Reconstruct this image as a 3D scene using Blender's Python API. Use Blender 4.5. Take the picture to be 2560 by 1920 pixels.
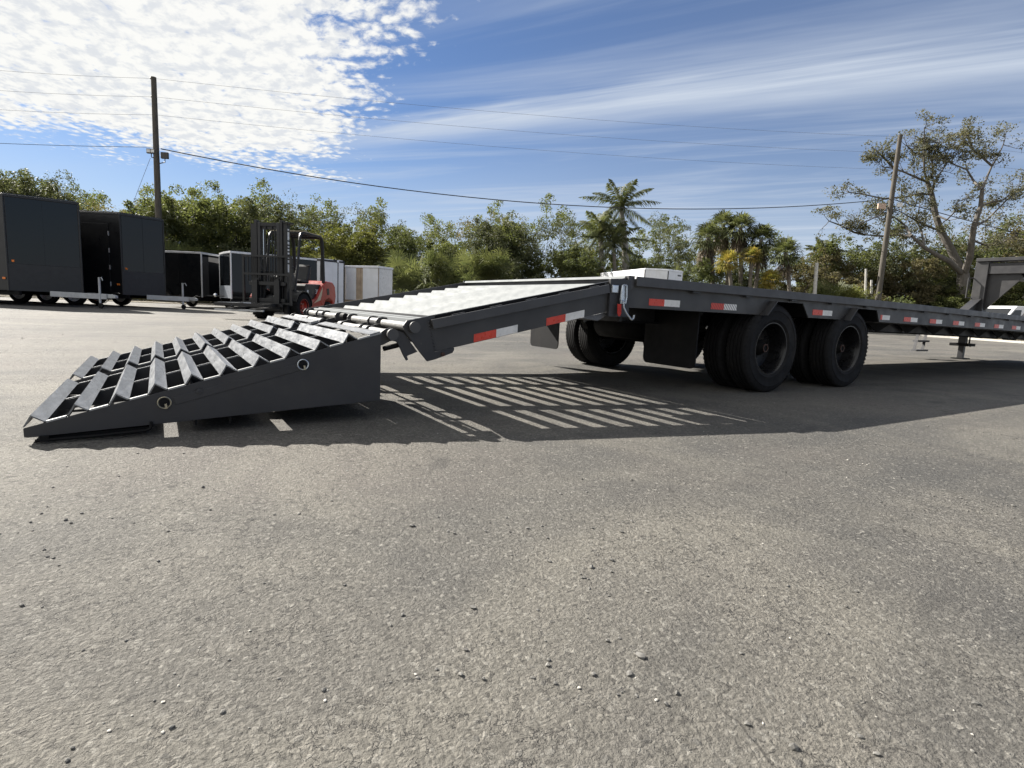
import bpy, bmesh, math, random
import numpy as np
from mathutils import Vector, Matrix

for o in list(bpy.data.objects):
    bpy.data.objects.remove(o, do_unlink=True)
S = bpy.context.scene
COL = S.collection
R = math.radians

# ------------------------------------------------------------------ camera
# world: X along the flatbed trailer (towards its gooseneck), Y away from the camera, Z up, metres
F_PX, CAM = 1394.69, np.array([-2.8456, -2.946, 0.6481])
YAW, PITCH, ROLL = 0.5679, -0.1353, 0.047
_f = np.array([math.sin(YAW) * math.cos(PITCH), math.cos(YAW) * math.cos(PITCH), math.sin(PITCH)])
_r0 = np.array([math.cos(YAW), -math.sin(YAW), 0.0])
_u0 = np.cross(_r0, _f)
_r = _r0 * math.cos(ROLL) + _u0 * math.sin(ROLL)
_u = _u0 * math.cos(ROLL) - _r0 * math.sin(ROLL)
FH = np.array([math.sin(YAW), math.cos(YAW), 0.0])
cd = bpy.data.cameras.new('camera')
cam = bpy.data.objects.new('camera', cd)
COL.objects.link(cam)
cd.sensor_width = 36.0
cd.lens = F_PX / 2560 * 36
cd.clip_start, cd.clip_end = 0.05, 3000
cam.matrix_world = Matrix(((_r[0], _u[0], -_f[0], CAM[0]), (_r[1], _u[1], -_f[1], CAM[1]), (_r[2], _u[2], -_f[2], CAM[2]), (0, 0, 0, 1)))
S.camera = cam
S.render.resolution_x, S.render.resolution_y = 1024, 768
CY = S.cycles
CY.max_bounces, CY.diffuse_bounces, CY.glossy_bounces, CY.transmission_bounces, CY.transparent_max_bounces = 6, 3, 3, 3, 4
CY.caustics_reflective = CY.caustics_refractive = False
CY.use_adaptive_sampling, CY.adaptive_threshold = True, 0.02

# ------------------------------------------------------------------ light
SUNV = Vector((-0.539, 1.202, 0.91)).normalized()      # towards the sun
SUN_EL = math.asin(SUNV.z)
SUN_AZ = math.atan2(SUNV.x, SUNV.y)
sd = bpy.data.lights.new('sun', 'SUN')
sd.energy, sd.angle, sd.color = 5.0, R(0.53), (1.0, 0.95, 0.87)
sun = bpy.data.objects.new('sun', sd)
COL.objects.link(sun)
sun.rotation_euler = SUNV.to_track_quat('Z', 'Y').to_euler()
S.view_settings.view_transform = 'Standard'
S.view_settings.look = 'None'
S.view_settings.exposure = 1.45
S.view_settings.gamma = 1.0
S.view_settings.use_curve_mapping = False


class NG:
    """small node-graph helper"""
    def __init__(self, tree):
        self.t = tree
        self.n = tree.nodes
        self.l = tree.links

    def node(self, kind, **kw):
        n = self.n.new(kind)
        for k, v in kw.items():
            setattr(n, k, v)
        return n

    def put(self, sock, v):
        if hasattr(v, 'is_output'):
            self.l.new(v, sock)
        elif v is not None:
            try:
                sock.default_value = v
            except Exception:
                sock.default_value = tuple(v) + (1.0,)

    def m(self, op, a, b=None, c=None, clamp=False):
        n = self.node('ShaderNodeMath', operation=op, use_clamp=clamp)
        for i, v in enumerate((a, b, c)):
            if v is not None:
                self.put(n.inputs[i], v)
        return n.outputs[0]

    def vm(self, op, a, b=None):
        n = self.node('ShaderNodeVectorMath', operation=op)
        self.put(n.inputs[0], a)
        if b is not None:
            self.put(n.inputs[1], b)
        return n.outputs[0]

    dims = '3D'

    def noise(self, vec, scale, detail=2.0, rough=0.5, dist=0.0):
        n = self.node('ShaderNodeTexNoise', noise_dimensions=self.dims)
        if vec is not None:
            self.l.new(vec, n.inputs['Vector'])
        n.inputs['Scale'].default_value = scale
        n.inputs['Detail'].default_value = detail
        n.inputs['Roughness'].default_value = rough
        n.inputs['Distortion'].default_value = dist
        return n.outputs['Fac']

    def smooth(self, v, lo, hi, a=0.0, b=1.0):
        n = self.node('ShaderNodeMapRange', interpolation_type='SMOOTHSTEP')
        self.put(n.inputs['Value'], v)
        for k, x in zip(('From Min', 'From Max', 'To Min', 'To Max'), (lo, hi, a, b)):
            self.put(n.inputs[k], x)
        return n.outputs['Result']

    def lin(self, v, lo, hi, a=0.0, b=1.0):
        n = self.node('ShaderNodeMapRange')
        self.put(n.inputs['Value'], v)
        for k, x in zip(('From Min', 'From Max', 'To Min', 'To Max'), (lo, hi, a, b)):
            self.put(n.inputs[k], x)
        return n.outputs['Result']

    def mix(self, fac, a, b):
        n = self.node('ShaderNodeMix', data_type='RGBA')
        self.put(n.inputs[0], fac)
        self.put(n.inputs[6], a if hasattr(a, 'is_output') else tuple(a) + (1.0,))
        self.put(n.inputs[7], b if hasattr(b, 'is_output') else tuple(b) + (1.0,))
        return n.outputs[2]

    def mul(self, col, fac):
        n = self.node('ShaderNodeMix', data_type='RGBA', blend_type='MULTIPLY')
        n.inputs[0].default_value = 1.0
        self.put(n.inputs[6], col if hasattr(col, 'is_output') else tuple(col) + (1.0,))
        self.put(n.inputs[7], fac)
        return n.outputs[2]


# ------------------------------------------------------------------ sky
W = bpy.data.worlds.new('World')
S.world = W
W.use_nodes = True
W.node_tree.nodes.clear()
g = NG(W.node_tree)
g.dims = '2D'
sky = g.node('ShaderNodeTexSky', sky_type='NISHITA', sun_disc=False)
sky.sun_elevation = SUN_EL
sky.sun_rotation = SUN_AZ
sky.altitude = 0
sky.air_density = 1.0
sky.dust_density = 0.15
sky.ozone_density = 2.2
tc = g.node('ShaderNodeTexCoord').outputs['Generated']
sep = g.node('ShaderNodeSeparateXYZ')
g.l.new(tc, sep.inputs[0])
dz = g.m('MAXIMUM', sep.outputs[2], 0.015)
cu = g.m('DIVIDE', sep.outputs[0], dz)
cv = g.m('DIVIDE', sep.outputs[1], dz)
cmb = g.node('ShaderNodeCombineXYZ')
g.l.new(cu, cmb.inputs[0])
g.l.new(cv, cmb.inputs[1])
plane = cmb.outputs[0]
# -- altocumulus bank: a sheet with a right-hand and a far edge
edge_n = g.noise(plane, 1.5, 4, 0.62)
edge_j = g.m('MULTIPLY', g.m('SUBTRACT', edge_n, 0.5), 0.95)
side = g.m('SUBTRACT', g.m('ADD', g.m('MULTIPLY', cv, 0.17), 0.46), cu)           # > 0 inside
far_ = g.m('SUBTRACT', g.m('SUBTRACT', 4.95, g.m('MULTIPLY', cu, 0.2)), cv)
bank = g.m('MINIMUM', side, g.m('MULTIPLY', far_, 0.42))
bank = g.m('ADD', bank, edge_j)
rotm = g.node('ShaderNodeMapping', vector_type='POINT')
rotm.inputs['Rotation'].default_value = (0, 0, R(25))
rotm.inputs['Scale'].default_value = (1.0, 0.68, 1.0)
g.l.new(plane, rotm.inputs[0])
warp = g.node('ShaderNodeTexNoise', noise_dimensions='2D')
warp.inputs['Scale'].default_value = 4.0
warp.inputs['Detail'].default_value = 2.0
g.l.new(plane, warp.inputs['Vector'])
wv = g.vm('SCALE', g.vm('SUBTRACT', warp.outputs['Color'], (0.5, 0.5, 0.5)))
wv.node.inputs['Scale'].default_value = 0.07
cellv = g.vm('ADD', rotm.outputs[0], wv)
vor = g.node('ShaderNodeTexVoronoi', feature='F1', voronoi_dimensions='2D')
vor.inputs['Scale'].default_value = 15.0
g.l.new(cellv, vor.inputs['Vector'])
fine = g.noise(cellv, 22.0, 4, 0.62)
cell = g.m('ADD', g.m('MULTIPLY', g.m('SUBTRACT', 0.62, vor.outputs['Distance']), 0.75), g.m('MULTIPLY', g.m('SUBTRACT', fine, 0.5), 1.15))
hole = g.noise(plane, 2.6, 3, 0.55)
thick = g.m('ADD', g.m('ADD', g.m('MULTIPLY', bank, 2.3), cell), g.m('MULTIPLY', g.m('SUBTRACT', hole, 0.5), 0.9))
thick = g.m('SUBTRACT', g.m('MINIMUM', thick, g.m('ADD', cell, 0.80)), 0.10)
alto = g.smooth(thick, -0.16, 0.6)
alto_shade = g.smooth(g.noise(cellv, 11.0, 4, 0.6), 0.34, 0.60, 0.0, 1.0)
# -- cirrus: long streaks
rc = g.node('ShaderNodeMapping', vector_type='POINT')
rc.inputs['Rotation'].default_value = (0, 0, R(58))
rc.inputs['Scale'].default_value = (1, 1, 1)
g.l.new(plane, rc.inputs[0])
st = g.node('ShaderNodeMapping', vector_type='POINT')
st.inputs['Scale'].default_value = (0.22, 1.35, 1.0)
g.l.new(rc.outputs[0], st.inputs[0])
ci1 = g.noise(st.outputs[0], 1.35, 5, 0.62, 0.5)
st2 = g.node('ShaderNodeMapping', vector_type='POINT')
st2.inputs['Scale'].default_value = (0.5, 3.2, 1.0)
st2.inputs['Rotation'].default_value = (0, 0, R(3))
g.l.new(rc.outputs[0], st2.inputs[0])
ci2 = g.noise(st2.outputs[0], 1.6, 4, 0.6, 0.0)
sepc = g.node('ShaderNodeSeparateXYZ')
g.l.new(rc.outputs[0], sepc.inputs[0])
# the one broad streak that runs across the sky
bandc = g.m('ABSOLUTE', g.m('SUBTRACT', g.m('ADD', sepc.outputs[1], g.m('MULTIPLY', g.m('SUBTRACT', ci1, 0.5), 0.5)), 2.83))
band = g.smooth(bandc, 0.0, 0.34, 0.60, 0.0)
ci = g.m('ADD', g.smooth(g.m('ADD', g.m('MULTIPLY', ci1, 0.75), g.m('MULTIPLY', ci2, 0.15)), 0.36, 0.74, 0.0, 0.46), g.m('MULTIPLY', band, g.lin(ci2, 0.3, 0.65, 0.75, 1.0)))
ci = g.m('MULTIPLY', ci, g.smooth(cu, 0.45, 1.35, 0.06, 1.0))
haze_h = g.smooth(sep.outputs[2], 0.27, 0.0, 0.0, 0.66)
veil = g.smooth(cu, 0.7, 2.6, 0.0, 0.16)
ci = g.m('MINIMUM', g.m('ADD', g.m('ADD', ci, haze_h), veil), 0.92)
up = g.smooth(sep.outputs[2], 0.0, 0.03)
skyc = g.mul(sky.outputs[0], (0.53, 0.60, 0.74, 1.0))
CLOUD = 6.6
col = g.mix(ci, skyc, (CLOUD * 0.70, CLOUD * 0.78, CLOUD * 0.90))
altoc = g.mix(alto_shade, (CLOUD * 0.84, CLOUD * 0.87, CLOUD * 0.91), (CLOUD * 1.07, CLOUD * 1.07, CLOUD * 1.04))
col = g.mix(g.m('MULTIPLY', alto, up), col, altoc)
bg = g.node('ShaderNodeBackground')
bg.inputs['Strength'].default_value = 0.0505
g.l.new(col, bg.inputs['Color'])
wo = g.node('ShaderNodeOutputWorld')
g.l.new(bg.outputs[0], wo.inputs[0])
W.cycles.sampling_method = 'MANUAL'
W.cycles.sample_map_resolution = 1024

# ------------------------------------------------------------------ placing helpers


def at(px, py, depth):
    """world point seen at photo pixel (px,py), `depth` metres ahead of the camera"""
    d = _f + _r * (px - 1280) / F_PX - _u * (py - 960) / F_PX
    return CAM + d * depth / float(d @ FH)


def gp(px, depth, z=0.0):
    """ground point under photo column px at `depth`"""
    A = FH * depth + np.array([0, 0, z - CAM[2]])
    k = px - 1280
    s = (k * (A @ _f) - F_PX * (A @ _r)) / (F_PX * (_r0 @ _r) - k * (_r0 @ _f))
    p = CAM + A + _r0 * s
    p[2] = z
    return p


# ------------------------------------------------------------------ mesh helpers
OFF = {}


class MB:
    def __init__(self):
        self.v = []
        self.f = []

    def add(self, vs, fs):
        b = len(self.v)
        self.v += [tuple(map(float, p)) for p in vs]
        self.f += [tuple(i + b for i in q) for q in fs]
        return self

    def box(self, x0, x1, y0, y1, z0, z1):
        return self.add([(x0, y0, z0), (x1, y0, z0), (x1, y1, z0), (x0, y1, z0), (x0, y0, z1), (x1, y0, z1), (x1, y1, z1), (x0, y1, z1)],
                        [(0, 3, 2, 1), (4, 5, 6, 7), (0, 1, 5, 4), (1, 2, 6, 5), (2, 3, 7, 6), (3, 0, 4, 7)])

    def prism(self, poly, ax, a, b):
        n = len(poly)
        if ax == 'y':
            P = [(p[0], a, p[1]) for p in poly] + [(p[0], b, p[1]) for p in poly]
        elif ax == 'x':
            P = [(a, p[0], p[1]) for p in poly] + [(b, p[0], p[1]) for p in poly]
        else:
            P = [(p[0], p[1], a) for p in poly] + [(p[0], p[1], b) for p in poly]
        F = [tuple(range(n - 1, -1, -1)), tuple(range(n, 2 * n))]
        F += [(i, (i + 1) % n, n + (i + 1) % n, n + i) for i in range(n)]
        return self.add(P, F)

    def tube(self, pts, r, n=8, caps=True):
        pts = [Vector(p) for p in pts]
        rs = r if isinstance(r, (list, tuple)) else [r] * len(pts)
        rings = []
        prev = None
        for i, p in enumerate(pts):
            t = (pts[min(i + 1, len(pts) - 1)] - pts[max(i - 1, 0)]).normalized()
            if prev is None:
                a = Vector((0, 0, 1)) if abs(t.z) < 0.9 else Vector((1, 0, 0))
                x = t.cross(a).normalized()
            else:
                x = (prev - t * prev.dot(t)).normalized()
            prev = x
            y = t.cross(x)
            rings.append([p + (x * math.cos(2 * math.pi * k / n) + y * math.sin(2 * math.pi * k / n)) * rs[i] for k in range(n)])
        P = [q for ring in rings for q in ring]
        F = []
        for i in range(len(rings) - 1):
            for k in range(n):
                F.append((i * n + k, i * n + (k + 1) % n, (i + 1) * n + (k + 1) % n, (i + 1) * n + k))
        if caps:
            F.append(tuple(range(n - 1, -1, -1)))
            F.append(tuple((len(rings) - 1) * n + k for k in range(n)))
        return self.add(P, F)

    def lathe(self, prof, n=40, axis='y', o=(0, 0, 0), closed=True):
        """prof: (radius, offset along axis)"""
        P = []
        for k in range(n):
            c, s = math.cos(2 * math.pi * k / n), math.sin(2 * math.pi * k / n)
            for r, h in prof:
                q = (r * c, h, r * s) if axis == 'y' else ((h, r * c, r * s) if axis == 'x' else (r * c, r * s, h))
                P.append((q[0] + o[0], q[1] + o[1], q[2] + o[2]))
        m = len(prof)
        F = []
        for k in range(n):
            k2 = (k + 1) % n
            for i in range(m if closed else m - 1):
                j = (i + 1) % m
                F.append((k * m + i, k * m + j, k2 * m + j, k2 * m + i))
        return self.add(P, F)

    def bar(self, p, q, w, h, up=(0, 0, 1)):
        p, q, up = Vector(p), Vector(q), Vector(up)
        t = (q - p).normalized()
        s = t.cross(up).normalized() * w / 2
        u = s.cross(t).normalized() * h / 2
        P = [p - s - u, p + s - u, p + s + u, p - s + u, q - s - u, q + s - u, q + s + u, q - s + u]
        return self.add(P, [(3, 2, 1, 0), (4, 5, 6, 7), (0, 1, 5, 4), (1, 2, 6, 5), (2, 3, 7, 6), (3, 0, 4, 7)])

    def mesh(self, name, mat, smooth=False, off=(0, 0, 0), recalc=True):
        me = bpy.data.meshes.new(name)
        me.from_pydata([(a - off[0], b - off[1], c - off[2]) for a, b, c in self.v], [], self.f)
        if recalc:
            bm = bmesh.new()
            bm.from_mesh(me)
            bmesh.ops.recalc_face_normals(bm, faces=bm.faces)
            bm.to_mesh(me)
            bm.free()
        if smooth:
            me.polygons.foreach_set('use_smooth', [True] * len(me.polygons))
            try:
                me.set_sharp_from_angle(angle=R(38))
            except Exception:
                pass
        me.materials.append(mat)
        return me

    def build(self, name, mat, parent=None, smooth=False, bevel=0.0, recalc=True):
        off = OFF.get(parent.name, (0, 0, 0)) if parent else (0, 0, 0)
        me = self.mesh(name, mat, smooth, off, recalc)
        return link(name, me, parent, bevel=bevel)


def link(name, me, parent=None, loc=(0, 0, 0), rot=(0, 0, 0), bevel=0.0, scale=None):
    o = bpy.data.objects.new(name, me)
    COL.objects.link(o)
    o.location = loc
    o.rotation_euler = rot
    if scale:
        o.scale = scale
    if parent:
        o.parent = parent
        OFF[o.name] = OFF.get(parent.name, (0, 0, 0))
    if bevel:
        b = o.modifiers.new('bevel', 'BEVEL')
        b.width, b.segments, b.limit_method, b.angle_limit = bevel, 2, 'ANGLE', R(40)
        b.harden_normals = False
    return o


def tag(o, label, cat, group=None):
    o['label'] = label
    o['category'] = cat
    if group:
        o['group'] = group
    return o


def thing(name, label, cat, loc=(0, 0, 0), rotz=0.0, group=None, world=False):
    """an Empty at the thing's base; world=True: parts are given in world coordinates"""
    o = bpy.data.objects.new(name, None)
    COL.objects.link(o)
    o.location = [float(c) for c in loc]
    o.rotation_euler = (0, 0, rotz)
    o.empty_display_size = 0.2
    if world:
        OFF[o.name] = tuple(o.location)
    return tag(o, label, cat, group)


def dup(root, loc, rotz, label, scale=None, group=None):
    r_ = root.copy()
    COL.objects.link(r_)
    r_.location = [float(c) for c in loc]
    r_.rotation_euler = (0, 0, rotz)
    if scale:
        r_.scale = scale
    r_['label'] = label
    if group:
        r_['group'] = group
    for ch in root.children:
        c = ch.copy()
        COL.objects.link(c)
        c.parent = r_
        for gch in ch.children:
            d = gch.copy()
            COL.objects.link(d)
            d.parent = c
    return r_


# ------------------------------------------------------------------ materials
def newmat(name):
    m = bpy.data.materials.new(name)
    m.use_nodes = True
    m.node_tree.nodes.clear()
    gg = NG(m.node_tree)
    b = gg.node('ShaderNodeBsdfPrincipled')
    o = gg.node('ShaderNodeOutputMaterial')
    gg.l.new(b.outputs[0], o.inputs[0])
    return m, gg, b


def simple(name, col, rough=0.5, metal=0.0, var=0.12, scale=6.0, dirt=None, dirt_amt=0.0, bump=0.0, bscale=60.0, coat=0.0, stretch=None, rvar=0.1, spec=0.5):
    m, gg, b = newmat(name)
    co = gg.node('ShaderNodeTexCoord').outputs['Object']
    if stretch:
        mp = gg.node('ShaderNodeMapping')
        mp.inputs['Scale'].default_value = stretch
        gg.l.new(co, mp.inputs[0])
        co = mp.outputs[0]
    n = gg.noise(co, scale, 5, 0.6)
    f = gg.lin(n, 0.3, 0.7, 1 - var, 1 + var)
    c = gg.mul(col, f)
    if dirt:
        n2 = gg.noise(co, scale * 0.45, 6, 0.68, 0.4)
        c = gg.mix(gg.smooth(n2, 0.46, 0.72, 0.0, dirt_amt), c, dirt)
    gg.l.new(c, b.inputs['Base Color'])
    b.inputs['Metallic'].default_value = metal
    b.inputs['Specular IOR Level'].default_value = spec
    gg.put(b.inputs['Roughness'], gg.lin(gg.noise(co, scale * 2.3, 4, 0.6), 0.3, 0.7, max(0.02, rough - rvar), min(1, rough + rvar)))
    if coat:
        b.inputs['Coat Weight'].default_value = coat
        b.inputs['Coat Roughness'].default_value = 0.06
    if bump:
        bn = gg.node('ShaderNodeBump')
        bn.inputs['Strength'].default_value = bump
        bn.inputs['Distance'].default_value = 0.004
        gg.l.new(gg.noise(co, bscale, 3, 0.6), bn.inputs['Height'])
        gg.l.new(bn.outputs[0], b.inputs['Normal'])
    return m


M = {}


def paint_mat(name, col, dust, scuff):
    m, gg, b = newmat(name)
    P = gg.node('ShaderNodeNewGeometry').outputs['Position']
    n1 = gg.noise(P, 2.2, 5, 0.65)
    c = gg.mul(col, gg.lin(n1, 0.3, 0.7, 0.82, 1.2))
    # dust film in drifts, thin scratches, a few small chips
    c = gg.mix(gg.smooth(gg.noise(P, 1.1, 5, 0.7, 0.5), 0.45, 0.75, 0.0, 0.35), c, dust)
    mp = gg.node('ShaderNodeMapping')
    mp.inputs['Rotation'].default_value = (0, R(14), 0)
    mp.inputs['Scale'].default_value = (1.2, 1.2, 26.0)
    gg.l.new(P, mp.inputs[0])
    c = gg.mix(gg.smooth(gg.noise(mp.outputs[0], 3.0, 4, 0.7), 0.66, 0.74, 0.0, 0.35), c, scuff)
    c = gg.mix(gg.smooth(gg.noise(P, 34.0, 3, 0.6), 0.735, 0.78, 0.0, 0.6), c, scuff)
    gg.l.new(c, b.inputs['Base Color'])
    gg.put(b.inputs['Roughness'], gg.lin(gg.noise(P, 6.0, 4, 0.6), 0.3, 0.7, 0.34, 0.58))
    bn = gg.node('ShaderNodeBump')
    bn.inputs['Strength'].default_value = 0.12
    bn.inputs['Distance'].default_value = 0.003
    gg.l.new(gg.noise(P, 5.0, 3, 0.5), bn.inputs['Height'])
    gg.l.new(bn.outputs[0], b.inputs['Normal'])
    return m


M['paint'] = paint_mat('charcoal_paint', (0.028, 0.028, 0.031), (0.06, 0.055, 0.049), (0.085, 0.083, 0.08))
M['paint_frame'] = paint_mat('bounce_lit_charcoal_paint', (0.042, 0.041, 0.041), (0.095, 0.086, 0.074), (0.12, 0.115, 0.108))  # same paint as the ramps, lightened and warmed for light bounced off the ground
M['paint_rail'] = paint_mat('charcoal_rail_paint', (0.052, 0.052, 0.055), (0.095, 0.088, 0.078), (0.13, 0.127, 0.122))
M['under'] = simple('underbody_black', (0.008, 0.008, 0.0085), 0.7, 0.0, 0.2, 4.0, (0.018, 0.016, 0.015), 0.3, spec=0.15)
M['cleat'] = simple('worn_cleat_steel', (0.22, 0.225, 0.235), 0.36, 0.6, 0.3, 9.0, (0.08, 0.08, 0.084), 0.55, 0.1, 200, stretch=(6.0, 1.0, 1.0))
M['edge'] = simple('bare_edge_steel', (0.30, 0.305, 0.305), 0.42, 0.2, 0.12, 14.0, (0.20, 0.20, 0.195), 0.3)
M['slat'] = simple('glare_pale_slat', (0.205, 0.216, 0.222), 0.75, 0.0, 0.06, 6.0, (0.165, 0.172, 0.174), 0.3, 0.06, 160, stretch=(1.0, 0.6, 1.0), spec=0.15)  # sun glare on the grey slats is put into this pale colour
M['pipe'] = simple('bright_pin_steel', (0.36, 0.35, 0.335), 0.32, 0.4, 0.08, 12.0)
M['zinc'] = simple('zinc_plated', (0.62, 0.66, 0.70), 0.30, 0.7, 0.12, 20.0)
M['rubber'] = simple('tyre_rubber', (0.011, 0.011, 0.012), 0.8, 0.0, 0.25, 8.0, (0.040, 0.036, 0.031), 0.5, 0.15, 140, spec=0.2)
M['rim'] = simple('black_wheel_paint', (0.006, 0.006, 0.007), 0.3, 0.0, 0.1, 8.0)
M['brass'] = simple('yellow_zinc', (0.38, 0.34, 0.25), 0.38, 0.6, 0.1, 20.0)
M['copper'] = simple('hub_cap_bronze', (0.06, 0.03, 0.022), 0.45, 0.4, 0.1, 20.0)
M['strap'] = simple('red_strap', (0.45, 0.03, 0.02), 0.7, 0.0, 0.15, 30.0)
M['flap'] = simple('rubber_flap', (0.009, 0.009, 0.010), 0.65, 0.0, 0.2, 5.0, (0.022, 0.021, 0.019), 0.4, spec=0.2)
M['galv'] = simple('galvanised_tongue', (0.42, 0.43, 0.44), 0.45, 0.3, 0.12, 6.0, (0.35, 0.35, 0.34), 0.4)
M['black_gloss'] = simple('black_trailer_skin', (0.004, 0.005, 0.0065), 0.035, 0.0, 0.06, 2.0, None, 0, 0.0, 60, coat=0.0, rvar=0.012, spec=0.36)
M['black_matt'] = simple('black_textured_guard', (0.018, 0.019, 0.021), 0.5, 0.0, 0.1, 4.0)
M['black_side'] = simple('black_trailer_side', (0.008, 0.008, 0.009), 0.35, 0.0, 0.1, 2.0)
M['step'] = simple('dull_step_steel', (0.13, 0.13, 0.135), 0.5, 0.3, 0.15, 8.0)
M['amber'] = simple('amber_lens', (0.75, 0.20, 0.03), 0.3, 0.0, 0.1, 20.0)
M['white_skin'] = simple('white_trailer_skin', (0.74, 0.75, 0.77), 0.35, 0.0, 0.05, 3.0, (0.55, 0.54, 0.5), 0.3)
M['alu'] = simple('aluminium_trim', (0.66, 0.66, 0.66), 0.35, 0.4, 0.1, 8.0)
M['plate'] = simple('tread_plate', (0.40, 0.43, 0.48), 0.35, 0.5, 0.15, 12.0, None, 0, 0.4, 40)
M['fork_black'] = simple('forklift_black', (0.006, 0.006, 0.007), 0.42, 0.0, 0.2, 5.0, (0.018, 0.016, 0.015), 0.35)
M['fork_grey'] = simple('forklift_dark_grey', (0.018, 0.019, 0.021), 0.45, 0.0, 0.15, 5.0, (0.04, 0.037, 0.033), 0.3)
M['fork_red'] = simple('forklift_red', (0.38, 0.025, 0.012), 0.4, 0.0, 0.12, 4.0, (0.20, 0.04, 0.025), 0.3, coat=0.1)
M['fork_beige'] = simple('beige_decal', (0.55, 0.47, 0.33), 0.45, 0.0, 0.1, 10.0)
M['rod'] = simple('hydraulic_chrome', (0.8, 0.8, 0.8), 0.15, 0.9, 0.05, 10.0)
M['white_paint'] = simple('white_marking', (0.78, 0.78, 0.76), 0.5, 0.0, 0.1, 12.0, (0.45, 0.44, 0.42), 0.3)
M['wood'] = simple('weathered_pole_wood', (0.085, 0.075, 0.062), 0.9, 0.0, 0.35, 3.0, (0.05, 0.044, 0.037), 0.6, 0.5, 30, stretch=(6, 6, 0.6))
M['fence_wood'] = simple('grey_fence_wood', (0.17, 0.155, 0.14), 0.9, 0.0, 0.3, 4.0, (0.09, 0.08, 0.07), 0.5, 0.4, 30, stretch=(8, 8, 0.6))
M['ply'] = simple('tan_plywood', (0.42, 0.33, 0.24), 0.8, 0.0, 0.2, 4.0, (0.25, 0.19, 0.14), 0.5)
M['wire'] = simple('cable_black', (0.03, 0.03, 0.032), 0.6, 0.0, 0.1, 5.0)
M['wire_grey'] = simple('conductor_grey', (0.16, 0.16, 0.17), 0.5, 0.3, 0.1, 5.0)
M['lamp'] = simple('floodlight_housing', (0.05, 0.045, 0.04), 0.5, 0.0, 0.2, 8.0)
M['lamp_tan'] = simple('floodlight_tan', (0.45, 0.33, 0.25), 0.6, 0.0, 0.2, 8.0)
M['lens'] = simple('floodlight_lens', (0.72, 0.72, 0.70), 0.15, 0.0, 0.05, 8.0)
M['concrete'] = simple('concrete_post', (0.55, 0.53, 0.49), 0.85, 0.0, 0.15, 5.0, (0.3, 0.29, 0.27), 0.4, 0.3, 40)
M['kerb'] = simple('pale_kerb_concrete', (0.36, 0.345, 0.315), 0.85, 0.0, 0.15, 3.0, (0.35, 0.33, 0.3), 0.4, 0.3, 30)
M['bark'] = simple('oak_bark', (0.105, 0.095, 0.083), 0.95, 0.0, 0.35, 2.5, (0.05, 0.045, 0.04), 0.6, 0.6, 18, stretch=(3, 3, 1))
M['bark_dark'] = simple('dark_bark', (0.06, 0.053, 0.046), 0.95, 0.0, 0.35, 2.5, (0.05, 0.045, 0.04), 0.6, 0.6, 18)
M['palm_bark'] = simple('palm_trunk', (0.17, 0.148, 0.122), 0.95, 0.0, 0.3, 2.0, (0.13, 0.11, 0.09), 0.6, 0.6, 14, stretch=(1, 1, 4))
M['royal_bark'] = simple('smooth_palm_trunk', (0.27, 0.255, 0.23), 0.85, 0.0, 0.2, 1.5, (0.15, 0.135, 0.115), 0.6, 0.3, 14, stretch=(1, 1, 5))
M['stone'] = simple('loose_stone', (0.13, 0.125, 0.115), 0.9, 0.0, 0.5, 40.0)
M['stone_pale'] = simple('loose_pale_stone', (0.42, 0.40, 0.36), 0.9, 0.0, 0.3, 40.0)
M['glass'] = simple('dark_glass', (0.012, 0.013, 0.015), 0.05, 0.0, 0.05, 3.0)
M['dead'] = None


def tape_mat(name, c, c2):
    m, gg, b = newmat(name)
    co = gg.node('ShaderNodeTexCoord').outputs['Object']
    w = gg.node('ShaderNodeTexWave', wave_type='BANDS', bands_direction='DIAGONAL')
    w.inputs['Scale'].default_value = 20.0
    w.inputs['Distortion'].default_value = 0.4
    gg.l.new(co, w.inputs['Vector'])
    gg.l.new(gg.mix(gg.smooth(w.outputs['Fac'], 0.25, 0.6), c2, c), b.inputs['Base Color'])
    b.inputs['Roughness'].default_value = 0.35
    return m


M['tape_red'] = simple('red_reflective_tape', (0.62, 0.055, 0.03), 0.32, 0.0, 0.12, 20.0, (0.35, 0.05, 0.03), 0.3)
M['tape_white'] = simple('white_reflective_tape', (0.74, 0.73, 0.71), 0.32, 0.0, 0.08, 20.0, (0.5, 0.5, 0.48), 0.35)
M['tape_red_h'] = tape_mat('red_hatched_tape', (0.62, 0.055, 0.03), (0.32, 0.03, 0.02))
M['tape_white_h'] = tape_mat('white_hatched_tape', (0.78, 0.77, 0.75), (0.30, 0.29, 0.29))


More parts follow.
